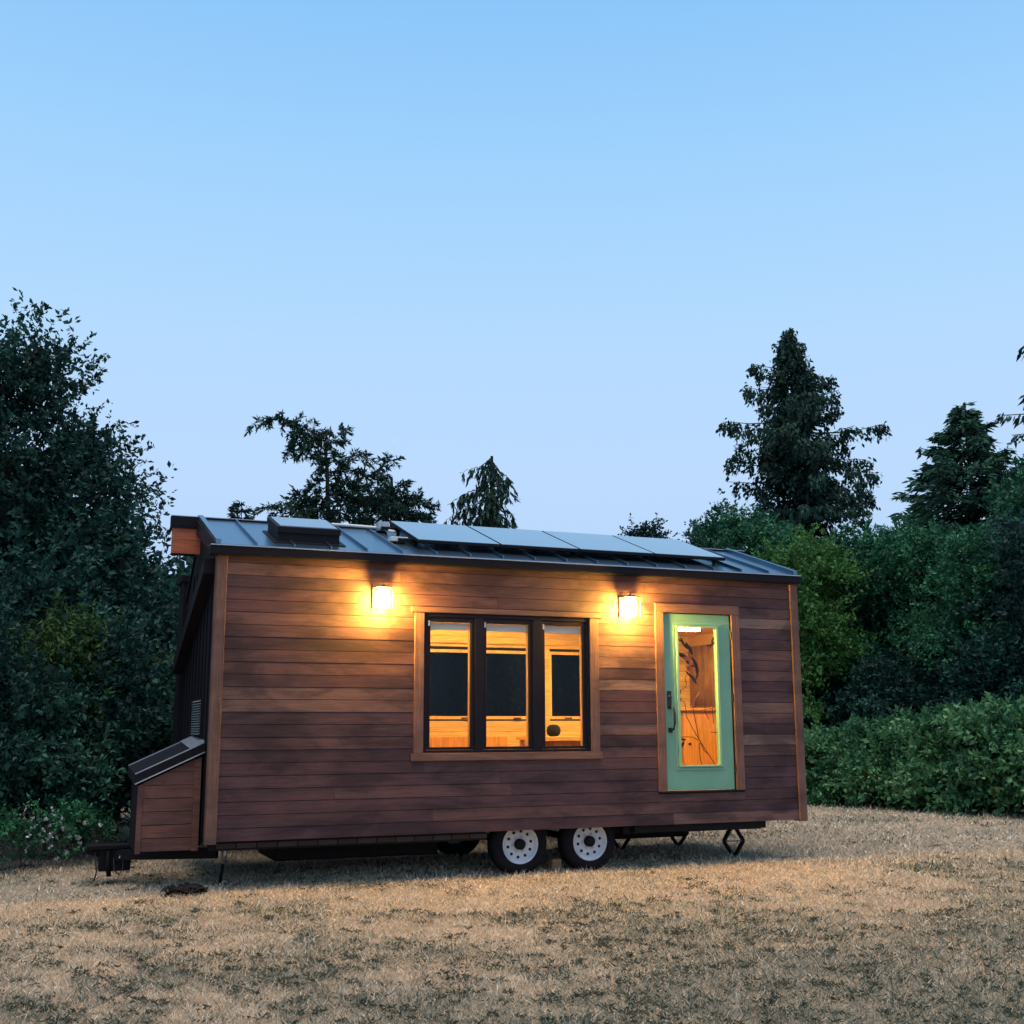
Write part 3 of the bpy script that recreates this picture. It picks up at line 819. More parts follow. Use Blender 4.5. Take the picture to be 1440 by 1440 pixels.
for k in range(7):
    cx, cy = -.18+rb_.uniform(-.15, .15), -.05+rb_.uniform(-.10, .12)
    r0 = rb_.uniform(.05, .10); pts = []
    ph = rb_.uniform(0, 6)
    for q in range(13):
        t = ph+q/12*5.2
        pts.append((cx+math.cos(t)*r0*1.3, cy+math.sin(t)*r0*.9, .03+.055*abs(math.sin(q*.6+k))))
    MB().tube(pts, .014, 6).build('strap_loop', M['bag'], bag, smooth=True)

# ------------------------------------------------------------------ vegetation helpers
def unit(a): return a/np.maximum(np.linalg.norm(a, axis=-1, keepdims=True), 1e-9)
def leaf_mesh(name, P, D, L, Wd, tint, mat, curl=.12, up_bias=0.0):
    """one mesh of many leaves: P bases, D directions, L lengths, Wd widths"""
    n = len(P)
    rnd = RNG.normal(size=(n, 3)); 
    if up_bias: rnd[:, 2] *= (1-up_bias)
    S = unit(np.cross(D, rnd)); N = np.cross(S, D)
    L = np.broadcast_to(L, n)[:, None]; Wd = np.broadcast_to(Wd, n)[:, None]
    v = np.empty((n, 4, 3), dtype=np.float32)
    mid = P + D*L*.48
    v[:, 0] = P; v[:, 1] = mid + S*Wd*.5 + N*L*curl; v[:, 2] = P + D*L; v[:, 3] = mid - S*Wd*.5 + N*L*curl
    v = v.reshape(-1, 3)
    me = bpy.data.meshes.new(name)
    me.vertices.add(n*4); me.vertices.foreach_set('co', v.ravel())
    me.loops.add(n*4); me.loops.foreach_set('vertex_index', np.arange(n*4, dtype=np.int32))
    me.polygons.add(n); me.polygons.foreach_set('loop_start', np.arange(0, n*4, 4, dtype=np.int32))
    me.polygons.foreach_set('loop_total', np.full(n, 4, dtype=np.int32))
    a = me.attributes.new('tint', 'FLOAT', 'POINT')
    a.data.foreach_set('value', np.repeat(np.clip(tint, 0, 1), 4).astype(np.float32))
    me.materials.append(mat); me.update(calc_edges=True); me.validate()
    return me

def deciduous(seed, H, blobs, nclump, twigs, lpt, leaf, twig_len, mat, trunk_r=.10, spread=.55, bark='bark', trunk_h=None, droop=.2, upw=.35, wratio=.5, shoots=0, shoot_len=.8):
    """crown made of leafy twigs gathered in clumps inside a few ellipsoids (centre, radii, weight); local frame, base at 0"""
    global RNG
    RNG = np.random.default_rng(seed); rr = random.Random(seed)
    wts = np.array([b[2] for b in blobs], float); wts /= wts.sum()
    cen = []; out = []
    for _ in range(nclump):
        b = blobs[RNG.choice(len(blobs), p=wts)]
        d = unit(RNG.normal(size=3)); d[2] = d[2] if d[2] > -.6 else -d[2]
        r = RNG.uniform(.25, 1.0)**.45*RNG.uniform(.86, 1.10)
        cen.append(np.array(b[0])+d*np.array(b[1])*r); out.append(d)
    cen = np.array(cen); out = np.array(out)
    ctint = RNG.uniform(0, 1, nclump)
    ci = RNG.integers(0, nclump, twigs)
    base = cen[ci] + RNG.normal(size=(twigs, 3))*spread*np.array([1, 1, .8])
    td = unit(out[ci]*.7 + RNG.normal(size=(twigs, 3))*.55 + np.array([0, 0, upw]))
    tl = RNG.uniform(.5, 1.2, twigs)*twig_len
    k = np.repeat(np.arange(twigs), lpt)
    t = RNG.uniform(0, 1, len(k))
    P = base[k] + td[k]*(tl[k]*t)[:, None] + np.array([0, 0, -1])*(t**2*tl[k]*droop)[:, None] + RNG.normal(size=(len(k), 3))*leaf*.18
    D = unit(td[k]*.5 + RNG.normal(size=(len(k), 3))*.75 + np.array([0, 0, -.15]))
    if shoots:      # long young canes standing proud of the crown
        hi = np.argsort(-(cen[:, 2]+RNG.normal(size=nclump)*.25*H))[:max(4, nclump*2//3)]
        si = RNG.choice(hi, shoots)
        sd = unit(out[si]*.8 + RNG.normal(size=(shoots, 3))*.35 + np.array([0, 0, .9]))
        sl = shoot_len*RNG.uniform(.5, 1.2, shoots)
        kk = np.repeat(np.arange(shoots), 18); t2 = RNG.uniform(.1, 1, len(kk))
        P2 = cen[si][kk] + sd[kk]*(sl[kk]*t2)[:, None] + np.array([0, 0, -1])*(t2**2*sl[kk]*.25)[:, None] + RNG.normal(size=(len(kk), 3))*leaf*.12
        D2 = unit(sd[kk]*.7 + RNG.normal(size=(len(kk), 3))*.7)
        P = np.concatenate([P, P2]); D = np.concatenate([D, D2]); ci = np.concatenate([ci, si]); k = np.concatenate([k, twigs+kk])
    keep = P[:, 2] > .03
    P, D, k = P[keep], D[keep], k[keep]
    n = len(P)
    L = leaf*RNG.uniform(.6, 1.25, n)
    tint = .6*ctint[ci[k]] + RNG.uniform(0, .4, n)
    me = leaf_mesh('crown', P, D, L, L*wratio*RNG.uniform(.8, 1.2, n), tint, mat)
    # trunk and limbs
    mb = MB(); th = trunk_h or H*.85
    tp = [(rr.uniform(-.1, .1)*q*H/8, rr.uniform(-.1, .1)*q*H/8, th*q/6) for q in range(7)]
    mb.tube(tp, [trunk_r*(1-.13*q) for q in range(7)], 8)
    for c in cen[::max(1, nclump//26)]:
        z0 = min(max(.12*H, c[2]-.35*math.hypot(c[0], c[1])-.3), th*.98)
        q = z0/th*6; i = min(int(q), 5); f = q-i
        s0 = Vector(tp[i])*(1-f)+Vector(tp[i+1])*f
        e = Vector(c); m_ = (s0+e)/2 + Vector((rr.uniform(-.2, .2), rr.uniform(-.2, .2), rr.uniform(-.1, .3)))
        r0 = trunk_r*.38*(1-.6*z0/H)
        mb.tube([s0, m_, e], [r0, r0*.6, r0*.2], 5)
    tm = bpy.data.meshes.new('trunk'); tm.from_pydata(mb.v, [], mb.f); tm.materials.append(M[bark]); tm.update()
    return me, tm

def conifer(seed, H, prof, nwh, droop, mat, spray=.30, sw=.32, dens=26, hang=.0, trunk_r=.2, rise=.0, jit=.3, zmin=.08, curl_up=0.0, extra=()):
    """whorled branches with hanging or flat sprays; prof(f) = branch length at height fraction f"""
    global RNG
    RNG = np.random.default_rng(seed); rr = random.Random(seed)
    mb = MB(); mb.tube([(0, 0, 0), (rr.uniform(-.05, .05), rr.uniform(-.05, .05), H*.5), (0, 0, H*.99)], [trunk_r, trunk_r*.6, .015], 8)
    Ps, Ds, Ls, Ts = [], [], [], []
    lines = []
    for w in range(nwh):
        f = zmin+(1-zmin)*((w+rr.uniform(-.3, .3))/nwh)
        f = min(max(f, zmin), .985)
        for b in range(rr.choice((3, 4, 5))):
            az = rr.uniform(0, 2*math.pi)
            ln = prof(f)*rr.uniform(1-jit, 1+jit*.8)
            if rr.random() < .10: ln *= .5
            lines.append((f*H+rr.uniform(-.1, .1), az, ln, droop*rr.uniform(.5, 1.4), rise))
    lines += list(extra)
    for (z0, az, ln, dr, ri) in lines:
        if ln < .08: continue
        dx, dy = math.cos(az), math.sin(az)
        m = max(5, int(ln/.25)); pts = []
        for q in range(m+1):
            t = q/m
            zz = z0 + ln*(ri*t - dr*t*t + curl_up*max(0, t-.6)**1.3)
            pts.append((dx*ln*t, dy*ln*t, zz))
        mb.tube(pts, [max(.006, .012+.018*ln/3*(1-q/m)) for q in range(m+1)], 4, False)
        A = np.array(pts)
        n = int(dens*ln*rr.uniform(.75, 1.2))+4
        t = RNG.uniform(.06, 1, n)**.8
        idx = np.clip(t*m, 0, m-1e-6); i0 = idx.astype(int); fr = (idx-i0)[:, None]
        C_ = A[i0]*(1-fr)+A[i0+1]*fr
        side = np.array([-dy, dx, 0.0])
        wdt = (sw*ln*(1-t*.75)*.55+.06)
        off = RNG.normal(size=n)*wdt*.6
        C_ = C_ + side*off[:, None] + np.array([dx, dy, 0])*(np.abs(off)*.35)[:, None] + np.array([0, 0, 1])*(RNG.normal(size=n)*.05-np.abs(off)*.25)[:, None]
        d = unit(np.array([dx, dy, 0])*.8 + side*np.sign(off)[:, None]*.7 + RNG.normal(size=(n, 3))*.25)
        d = unit(d*(1-hang) + np.array([0, 0, -1])*hang + RNG.normal(size=(n, 3))*.12)
        Ps.append(C_); Ds.append(d); Ls.append(RNG.uniform(.6, 1.3, n)*spray); Ts.append(np.full(n, rr.uniform(0, .5))+RNG.uniform(0, .5, n))
    P = np.concatenate(Ps); D = np.concatenate(Ds); L = np.concatenate(Ls); T = np.concatenate(Ts)
    me = leaf_mesh('crown', P, D, L, L*RNG.uniform(.22, .36, len(L)), T, mat, .05)
    tm = bpy.data.meshes.new('trunk'); tm.from_pydata(mb.v, [], mb.f); tm.materials.append(M['bark']); tm.update()
    return me, tm

def plant(name, meshes, loc, label, cat, group=None, rot=0.0, sc=1.0, parts=('crown', 'trunk')):
    r = empty(name, (0, 0, 0), label, cat, group)
    r.location = loc; r.rotation_euler = (0, 0, rot)
    r.scale = (sc, sc, sc) if not hasattr(sc, '__len__') else sc
    for pn, me in zip(parts, meshes):
        if me is None: continue
        o = bpy.data.objects.new(pn, me); COL.objects.link(o); o.parent = r
    return r
def ground_at(px, dist, py=1000):
    p = at(px, py, dist); return (p[0], p[1], 0.0)
def height_for(py, dist, px=720): return float(at(px, py, dist)[2])

# ------------------------------------------------------------------ left side: alder and undergrowth
SH = ('foliage', 'stems')
alder = deciduous(21, 9.3, [((.10, 0, 6.7), (.65, .8, 1.5), 1.2), ((-.5, 0, 6.0), (1.5, 1.4, 1.5), 1.6), ((.80, 0, 5.4), (1.05, 1.2, 1.1), 1.5), ((.85, 0, 4.1), (1.1, 1.3, 1.2), 1.3), ((.25, 0, 3.2), (1.65, 1.6, 1.7), 2.4), ((-1.6, 0, 4.5), (1.2, 1.4, 3.0), 1.8), ((-.7, 0, 6.9), (.7, .8, 1.0), .8)],
                  140, 3500, 15, .115, .62, M['leaf_dark'], .16, .28, droop=.12, upw=.5, shoots=150, shoot_len=.95)
plant('alder_tree', alder, ground_at(34, 21, 620), 'tall dark alder with small leaves rising above the undergrowth left of the hitch', 'tree')
alder2 = deciduous(22, 8.0, [((0, 0, 4.2), (1.9, 1.9, 2.8), 1)], 70, 1700, 15, .13, .6, M['leaf_dark'], .15, .36)
plant('alder_tree', alder2, ground_at(-70, 24, 700), 'dark leafy tree at the left edge behind the tall alder', 'tree')
alder3 = deciduous(23, 6.0, [((0, 0, 3.0), (1.5, 1.5, 2.0), 1)], 60, 1500, 15, .12, .6, M['leaf_dark'], .1, .34)
plant('young_tree', alder3, ground_at(128, 20.5, 800), 'dark bushy young tree right of the tall alder', 'tree', sc=(1, 1, 1.0))
plant('young_tree', alder3, ground_at(240, 27, 900), 'small pale leaved tree just left of the rear cupboard', 'tree', rot=2.0, sc=(.75, .75, .78))
yc = conifer(31, 6.2, lambda f: 1.7*(1-f)+.1, 20, .25, M['needle_g'], .22, .3, 34, .15, .1)
plant('young_conifer', yc, ground_at(180, 23, 850), 'young conifer with a branch poking out right of the alder', 'tree', rot=.4, sc=(.9, .9, .80))
shrub_a = deciduous(41, 2.6, [((0, 0, 1.3), (1.1, 1.0, 1.15), 1)], 42, 950, 15, .095, .45, M['leaf_teal'], .03, .22, bark='twig', trunk_h=1.6, shoots=30, shoot_len=.6)
shrub_b = deciduous(42, 3.2, [((0, 0, 1.6), (1.25, 1.1, 1.5), 1)], 48, 1100, 15, .10, .5, M['leaf_dark'], .035, .24, bark='twig', trunk_h=2.0, shoots=30, shoot_len=.7)
fern = deciduous(43, 2.6, [((0, 0, 1.9), (.7, .7, .75), 1)], 26, 800, 18, .10, .75, M['leaf_fern'], .025, .2, bark='twig', trunk_h=1.7, droop=.55, upw=.8, wratio=.28)
GL = 'dark shrubs of the undergrowth left of the hitch'
for me, px, d, lab, sc, ro in [
        (shrub_b, -45, 16.6, 'dark shrub filling the left edge of the photo above the field', 1.0, .3),
        (shrub_a, 10, 17.4, 'blue green shrub at the left edge in the front row', 1.0, 1.4),
        (shrub_a, 75, 16.9, 'mid green shrub directly above the white flowers', .86, 2.2),
        (shrub_b, 128, 17.4, 'dark shrub behind the trailer coupler', .95, 4.0),
        (shrub_a, 195, 18.2, 'leafy shrub behind the storage box lid', 1.0, 5.1),
        (shrub_b, 235, 20.0, 'shrub between the storage box and the rear cupboard', 1.08, .9),
        (shrub_b, 30, 19.2, 'taller dark shrub in the second row under the alder', 1.25, 2.9),
        (shrub_b, 165, 19.9, 'taller dark shrub in the second row above the coupler', 1.2, 3.6)]:
    plant('shrub', me, ground_at(px, d), lab, 'shrub', GL, ro, sc, SH)
plant('fern_bush', fern, ground_at(90, 17.9), 'feathery lighter green bush left of the storage box', 'bush', None, 0, 1.08, SH)
# white flowering weed
fl = deciduous(44, .75, [((0, 0, .38), (.30, .26, .3), 1)], 20, 130, 12, .055, .22, M['leaf_mid'], .01, .1, bark='twig', trunk_h=.5)
fw_ = plant('flowering_weed', fl, ground_at(92, 15.5), 'low weed with white flowers at the field edge by the hitch', 'plant', None, 0, 1.0, SH)
RNG = np.random.default_rng(5)
npet = 46; cc = np.array([0, -.12, .46])+RNG.normal(size=(npet, 3))*np.array([.26, .15, .17]); cc[:, 2] = np.maximum(cc[:, 2], .1)
PP = np.repeat(cc, 5, 0); DD = unit(RNG.normal(size=(npet*5, 3))+np.array([0, -.6, .4]))
fo = bpy.data.objects.new('white_flowers', leaf_mesh('white_flowers', PP, DD, .040, .034, np.zeros(npet*5), M['flower'])); COL.objects.link(fo); fo.parent = fw_; fo['kind'] = 'stuff'
for px, d, s_ in ((20, 15.3, .9), (150, 15.9, .8), (45, 15.6, .7), (-30, 15.2, 1.0)):
    plant('low_weed', fl, ground_at(px, d), {20: 'low leafy weed at the field edge near the left border', 150: 'low leafy weed just left of the trailer coupler', 45: 'small leafy weed left of the white flowers', -30: 'leafy weed cut by the left border'}[px], 'plant', 'low weeds along the left field edge', px*.1, s_, SH)

# ------------------------------------------------------------------ conifers behind the house
def pixel_tree(name, dist, trunk, branches, mat, label, spray=.28, dens=34, hang=.3, sway=.6, seed=1, thick=.12, sub=.35):
    """a tree whose limbs are laid out from the photo at its own distance; limbs also lean toward and away from the viewer"""
    global RNG
    RNG = np.random.default_rng(seed); rr = random.Random(seed)
    base = np.array(at(*trunk[0], dist)); base[2] = 0
    view = unit(np.array([base[0]-CAM[0], base[1]-CAM[1], 0]))
    tr = [Vector((0, 0, 0))] + [Vector(np.array(at(*p, dist))-base) for p in trunk]
    mb = MB(); mb.tube(tr, [thick*2.2]+[thick*(1-.8*i/len(trunk)) for i in range(len(trunk))], 7)
    Ps, Ds, Ls, Ts = [], [], [], []
    for br in branches:
        dense = br[2] if len(br) > 2 else 1.0
        path = br[0]; dep = br[1]
        A = [np.array(at(*p, dist))-base + view*dep*(i/max(1, len(path)-1)) for i, p in enumerate(path)]
        B = []
        for i in range(len(A)-1):
            for q in range(6): B.append(A[i]+(A[i+1]-A[i])*q/6)
        B.append(A[-1]); B = np.array(B)
        B += RNG.normal(size=B.shape)*.03
        ln = np.linalg.norm(np.diff(B, axis=0), axis=1).sum()
        m = len(B)-1
        mb.tube([tuple(q) for q in B], [max(.008, .035*(1-i/m)) for i in range(m+1)], 4, False)
        nt_ = max(4, int(ln*9*dense))
        for _ in range(nt_):
            t = rr.uniform(.04, 1); i = min(int(t*m), m-1); s0 = B[i]+(B[i+1]-B[i])*(t*m-i)
            dirb = unit(B[i+1]-B[i])
            sd = unit(dirb*.8 + RNG.normal(size=3)*.75 + np.array([0, 0, -hang]))
            l = sub*rr.uniform(.4, 1.3)*(1.15-.5*t)
            n = max(3, int(dens*l))
            tt = RNG.uniform(0, 1, n)
            Ps.append(s0+sd*(l*tt)[:, None]+np.array([0, 0, -1])*(hang*l*.6*tt**2)[:, None])
            Ds.append(unit(sd*.7+RNG.normal(size=(n, 3))*.45+np.array([0, 0, -hang*.9])))
            Ls.append(RNG.uniform(.5, 1.2, n)*spray); Ts.append(RNG.uniform(0, 1, n))
    P, D, L, T = (np.concatenate(q) for q in (Ps, Ds, Ls, Ts))
    me = leaf_mesh('crown', P, D, L, L*RNG.uniform(.22, .34, len(L)), T, mat, .05)
    tm = bpy.data.meshes.new('trunk'); tm.from_pydata(mb.v, [], mb.f); tm.materials.append(M['bark']); tm.update()
    return plant(name, (me, tm), tuple(base), label, 'tree')
def z6(u, v): return (320+u/3.13, 560+v/3.13)
def br6(*pts): return [z6(*p) for p in pts]
fir_br = [(br6((432, 235), (370, 170), (290, 115), (220, 92), (108, 124)), -.3, 1.25), (br6((300, 118), (285, 190), (270, 235)), .2), (br6((345, 150), (325, 200), (325, 255)), -.2),
          (br6((400, 195), (340, 135), (440, 140)), .3), (br6((432, 230), (470, 170), (525, 130)), .4), (br6((450, 190), (490, 185), (515, 195)), -.3),
          (br6((440, 285), (560, 262), (635, 285)), -.5), (br6((445, 330), (540, 300), (600, 300)), .8), (br6((450, 385), (600, 345), (735, 268)), .3, 1.2), (br6((600, 345), (650, 350), (690, 360)), -.5),
          (br6((432, 330), (405, 335), (385, 350)), .4), (br6((428, 400), (380, 390), (345, 415)), -.4), (br6((420, 440), (300, 440), (160, 495)), -.6, 1.4), (br6((425, 465), (330, 470), (215, 500)), .9, 1.4),
          (br6((430, 480), (350, 500), (300, 540)), -1.2, 1.3), (br6((450, 430), (560, 400), (660, 405)), -.9, 1.3), (br6((455, 455), (600, 430), (720, 430)), .8, 1.3), (br6((460, 475), (620, 470), (760, 480)), -.3, 1.3),
          (br6((450, 500), (540, 510), (620, 545)), .6, 1.4), (br6((445, 500), (470, 540), (480, 580)), -.8, 1.4), (br6((440, 360), (500, 390), (560, 400)), 1.0, 1.2), (br6((435, 300), (410, 280), (395, 250)), -.5),
          (br6((440, 420), (400, 470), (350, 520)), 1.2, 1.3), (br6((445, 270), (480, 240), (500, 250)), .5), (br6((440, 250), (400, 240), (380, 245)), .2)]
pixel_tree('leaning_fir', 48, [z6(446, 560), z6(440, 430), z6(438, 300), z6(430, 225)], fir_br, M['needle'], 'windswept fir with one long branch pointing left above the skylight', .27, 52, .25, seed=6, sub=.6)
fir2_br = [(br6((722, 360), (715, 400), (722, 470)), 0.1, 1.2), (br6((720, 400), (680, 425), (640, 440)), .4), (br6((722, 400), (770, 380), (775, 400)), -.4), (br6((725, 430), (800, 430), (840, 450)), .5, 1.4),
           (br6((725, 460), (830, 450), (905, 482)), -.5, 1.4), (br6((722, 450), (660, 460), (600, 470)), -.6, 1.4), (br6((725, 490), (800, 500), (885, 520)), .8, 1.5), (br6((722, 490), (640, 500), (560, 530)), .7, 1.5),
           (br6((725, 520), (830, 530), (880, 545)), -.8, 1.5), (br6((722, 520), (650, 540), (600, 560)), -.9, 1.5), (br6((724, 470), (760, 520), (800, 560)), 1.0, 1.5), (br6((722, 420), (700, 470), (690, 540)), -1.0, 1.5)]
pixel_tree('bushy_fir', 50, [z6(724, 600), z6(724, 480), z6(722, 350)], fir2_br, M['needle'], 'low bushy fir behind the roof right of the windswept fir', .27, 52, .2, seed=8, sub=.55)
def hangers(px_pts, n, ln, rr):
    out = []
    return out
spr_br = [(br6((1160, 290), (1140, 290), (1085, 305), (1022, 326)), .2, 1.3), (br6((1160, 262), (1165, 300), (1160, 340)), 0, 1.5), (br6((1165, 330), (1130, 345), (1110, 375)), .3, 1.4), (br6((1170, 310), (1195, 330), (1200, 360)), -.3, 1.3),
          (br6((1165, 350), (1225, 338), (1240, 370)), .2, 1.3), (br6((1155, 395), (1110, 400), (1040, 425), (975, 470)), -.2, 1.5), (br6((1170, 390), (1210, 395), (1235, 410)), -.4, 1.3), (br6((1155, 455), (1100, 465), (1030, 480), (958, 535)), .2, 1.6),
          (br6((1165, 440), (1215, 465), (1265, 510)), .4, 1.4), (br6((1160, 420), (1180, 470), (1200, 540)), -.6, 1.8), (br6((1160, 500), (1090, 515), (1010, 545)), -.3, 1.7), (br6((1165, 500), (1220, 520), (1268, 560)), -.2, 1.6), (br6((1160, 470), (1150, 520), (1130, 570)), .5, 1.8),
          (br6((1165, 480), (1190, 520), (1230, 570)), .7, 1.8), (br6((1165, 380), (1165, 430), (1150, 480)), -.6, 1.8), (br6((1160, 520), (1110, 540), (1060, 570)), .6, 1.7)]
pixel_tree('weeping_spruce', 45, [z6(1165, 600), z6(1163, 420), z6(1163, 255)], spr_br, M['needle'], 'small spruce with drooping branches behind the left solar panel', .30, 34, 1.3, seed=9, sub=.42)
tipL = conifer(33, height_for(705, 55, 340), lambda f: 2.6*(1-f)+.25, 44, .0, M['needle'], .34, .3, 34, .0, .15, .35)
plant('distant_fir', tipL, ground_at(340, 55, 715), 'tip of a distant fir over the left end of the roof', 'tree')
tr_ = deciduous(34, height_for(737, 52, 908), [((0, 0, height_for(737, 52, 908)-1.2), (.9, .9, 1.0), 1), ((0, 0, 5), (1.5, 1.5, 3), 2)], 50, 700, 14, .16, .6, M['leaf_dark'], .12, .25)
plant('distant_tree', tr_, ground_at(908, 52, 745), 'wispy treetop showing over the right solar panels', 'tree')

# ------------------------------------------------------------------ right side: cedar, conifers, woodland edge
def cprof(f):
    xs = [0, .15, .3, .45, .58, .66, .74, .82, .90, .96, 1.0]
    ys = [2.6, 2.8, 2.9, 2.8, 2.75, 2.5, 2.2, 1.8, 1.15, .6, .15]
    return float(np.interp(f, xs, ys))
cd = 44.0
Hc = height_for(455, cd, 1112)
azR = math.atan2(rt[1], rt[0])
ex = []
for (pxy, azo, ln, dr, ri) in [(594, math.pi, 2.7, .10, .02), (600, math.pi+.25, 2.5, .25, .0), (620, math.pi-.3, 2.4, .3, .0), (610, 0, 3.4, .0, .02), (640, .25, 3.0, .15, .05), (655, -.25, 2.9, .25, .0), (680, 0.1, 2.9, .2, .0), (548, math.pi, 1.9, .1, .05), (535, .0, 1.6, .1, .1), (520, math.pi+.2, 1.6, .1, .1)]:
    ex.append((height_for(pxy, cd, 1112), azR+azo, ln, dr, ri))
def cedar_tree(seed, H, trunk_r):
    """dense core plus long ragged limbs that carry hanging clumps toward their ends"""
    global RNG
    RNG = np.random.default_rng(seed); rr = random.Random(seed)
    mb = MB(); mb.tube([(0, 0, 0), (.05, .03, H*.5), (0, 0, H*.99)], [trunk_r, trunk_r*.6, .015], 8)
    Ps, Ds, Ls, Ts = [], [], [], []
    limbs = []
    for w in range(330):
        f = .12+.87*rr.random()**.9
        limbs.append((f*H, rr.uniform(0, 2*math.pi), cprof(f)*rr.uniform(.25, .62), .25, .1, 1.5))
    for w in range(150):
        f = .12+.86*rr.random()
        limbs.append((f*H, rr.uniform(0, 2*math.pi), cprof(f)*rr.uniform(.7, 1.12), rr.uniform(.0, .35), rr.uniform(.0, .2), .8))
    limbs += [(a, b, c, d, e, 1.25) for (a, b, c, d, e) in ex]
    for (z0, az, ln, dr, ri, dn) in limbs:
        if ln < .1: ln = .1
        dx, dy = math.cos(az), math.sin(az); side = np.array([-dy, dx, 0.0])
        m = 8
        A = np.array([(dx*ln*q/m, dy*ln*q/m, z0+ln*(ri*q/m-dr*(q/m)**2+.22*max(0, q/m-.6))) for q in range(m+1)])
        mb.tube([tuple(p) for p in A], [max(.008, .03*ln/3*(1-q/m)+.008) for q in range(m+1)], 4, False)
        nc_ = max(2, int(ln*6.5*dn)); tint = rr.uniform(0, .55)
        for _ in range(nc_):
            t = 1-.75*rr.random()**1.4; q = t*m; i0 = min(int(q), m-1); p = A[i0]+(A[i0+1]-A[i0])*(q-i0)
            p = p + side*rr.gauss(0, .16*ln*(1.15-t)+.04)
            n = rr.randint(9, 17); hl = rr.uniform(.22, .55)
            tt = RNG.uniform(0, 1, n)
            Ps.append(p+np.array([0, 0, -1])*(tt*hl)[:, None]+RNG.normal(size=(n, 3))*np.array([.085, .085, .05]))
            Ds.append(unit(RNG.normal(size=(n, 3))*.42+np.array([dx*.25, dy*.25, -.8])))
            Ls.append(RNG.uniform(.12, .26, n)); Ts.append(tint+RNG.uniform(0, .45, n))
    P, D, L, T = (np.concatenate(q) for q in (Ps, Ds, Ls, Ts))
    me = leaf_mesh('crown', P, D, L, L*RNG.uniform(.35, .6, len(L)), T, M['needle'], .08)
    tm = bpy.data.meshes.new('trunk'); tm.from_pydata(mb.v, [], mb.f); tm.materials.append(M['bark']); tm.update()
    return me, tm
cedar = cedar_tree(51, Hc, .34)
plant('cedar_tree', cedar, ground_at(1112, cd, 500), 'tall ragged cedar towering behind the right end of the roof', 'tree')
def kprof(f): return float(np.interp(f, [0, .3, .5, .7, .83, .88, .945, 1], [3.8, 3.6, 3.0, 2.1, 1.25, .9, .45, .05]))
kd = 36.0
con = conifer(52, height_for(565, kd, 1357), kprof, 84, .12, M['needle_g'], .26, .42, 95, .25, .25, .12, .3, .05, .35)
plant('hemlock_tree', con, ground_at(1357, kd, 580), 'green conifer with upturned tips at the upper right', 'tree')
edg = conifer(53, 17.0, lambda f: float(np.interp(f, [0, .5, .8, 1], [3.4, 3.0, 1.6, .2])), 44, .12, M['needle'], .3, .3, 26, .55, .3, .0, .35, .1, .2)
plant('edge_conifer', edg, ground_at(1548, 38, 640), 'conifer leaning in with drooping twigs at the right border', 'tree')
def bl(*b): return b
dA = deciduous(61, 9.0, [((0, 0, 5.2), (2.4, 2.2, 3.2), 2), ((.6, .2, 7.2), (1.5, 1.4, 1.6), 1), ((-.5, 0, 2.8), (2.3, 2.1, 2.2), 1.2)], 100, 2900, 14, .15, .65, M['leaf_mid'], .16, .32, shoots=60, shoot_len=.9)
dB = deciduous(62, 7.5, [((0, 0, 4.2), (2.2, 2.0, 3.0), 2), ((-.3, 0, 2.2), (2.2, 2.0, 1.8), 1)], 84, 2500, 14, .15, .65, M['leaf_dark'], .14, .32, shoots=60, shoot_len=.9)
dL = deciduous(63, 6.6, [((0, 0, 4.2), (1.35, 1.3, 2.1), 2), ((0, 0, 2.2), (1.5, 1.5, 1.8), 1)], 62, 2000, 14, .12, .55, M['leaf_light'], .1, .26, shoots=60, shoot_len=.9)
dM = deciduous(64, 6.0, [((0, 0, 3.4), (2.0, 1.8, 2.4), 2), ((0, 0, 1.6), (2.1, 1.9, 1.4), 1)], 74, 2100, 14, .21, .7, M['leaf_dark'], .12, .30, droop=.35, upw=.1)
GR = 'broadleaf trees of the wood on the right'
for me, px, d, top, H0, lab, ro, nm in [
        (dL, 1128, 29.5, 748, 6.6, 'light green young tree beside the right end of the roof', .5, 'young_tree'),
        (dB, 1178, 33, 790, 7.5, 'dark leafy tree right behind the light green young tree', 1.9, 'broadleaf_tree'),
        (dA, 1215, 31.5, 745, 9.0, 'broadleaf tree below the cedar on its right', 3.3, 'broadleaf_tree'),
        (dA, 1275, 32, 735, 9.0, 'mid green tree between the cedar and the hemlock', .2, 'broadleaf_tree'),
        (dA, 1500, 31, 640, 9.0, 'tall green tree on the right border under the drooping twigs', 2.3, 'broadleaf_tree'),
        (dA, 1385, 29.8, 745, 9.0, 'leafy green tree in front of the hemlock', 4.4, 'broadleaf_tree'),
        (dM, 1240, 29, 925, 6.0, 'low dark maple with drooping leaves above the bramble hedge', 1.0, 'broadleaf_tree'),
        (dM, 1400, 28, 905, 6.0, 'low dark tree above the right end of the bramble hedge', 2.7, 'broadleaf_tree'),
        (dM, 1322, 29.2, 915, 6.0, 'low dark tree above the middle of the bramble hedge', 4.9, 'broadleaf_tree'),
        (dM, 1165, 30.5, 930, 6.0, 'low dark tree close to the right wall of the house', 3.7, 'broadleaf_tree'),
        (dA, 1045, 40, 715, 9.0, 'leafy tree showing over the roof left of the cedar', 3.0, 'broadleaf_tree'),
        (dB, 985, 42, 752, 7.5, 'dark low treetop over the rightmost solar panel', 5.2, 'broadleaf_tree'),
        (dB, 1500, 28, 700, 7.5, 'dark tree mostly cut by the right border', 1.2, 'broadleaf_tree')]:
    s_ = height_for(top, d, px)/H0
    plant(nm, me, ground_at(px, d, min(900, top+70)), lab, 'tree', GR, ro, (s_*.98, s_*.98, s_))
GB = 'shrubs crowding the back of the house'
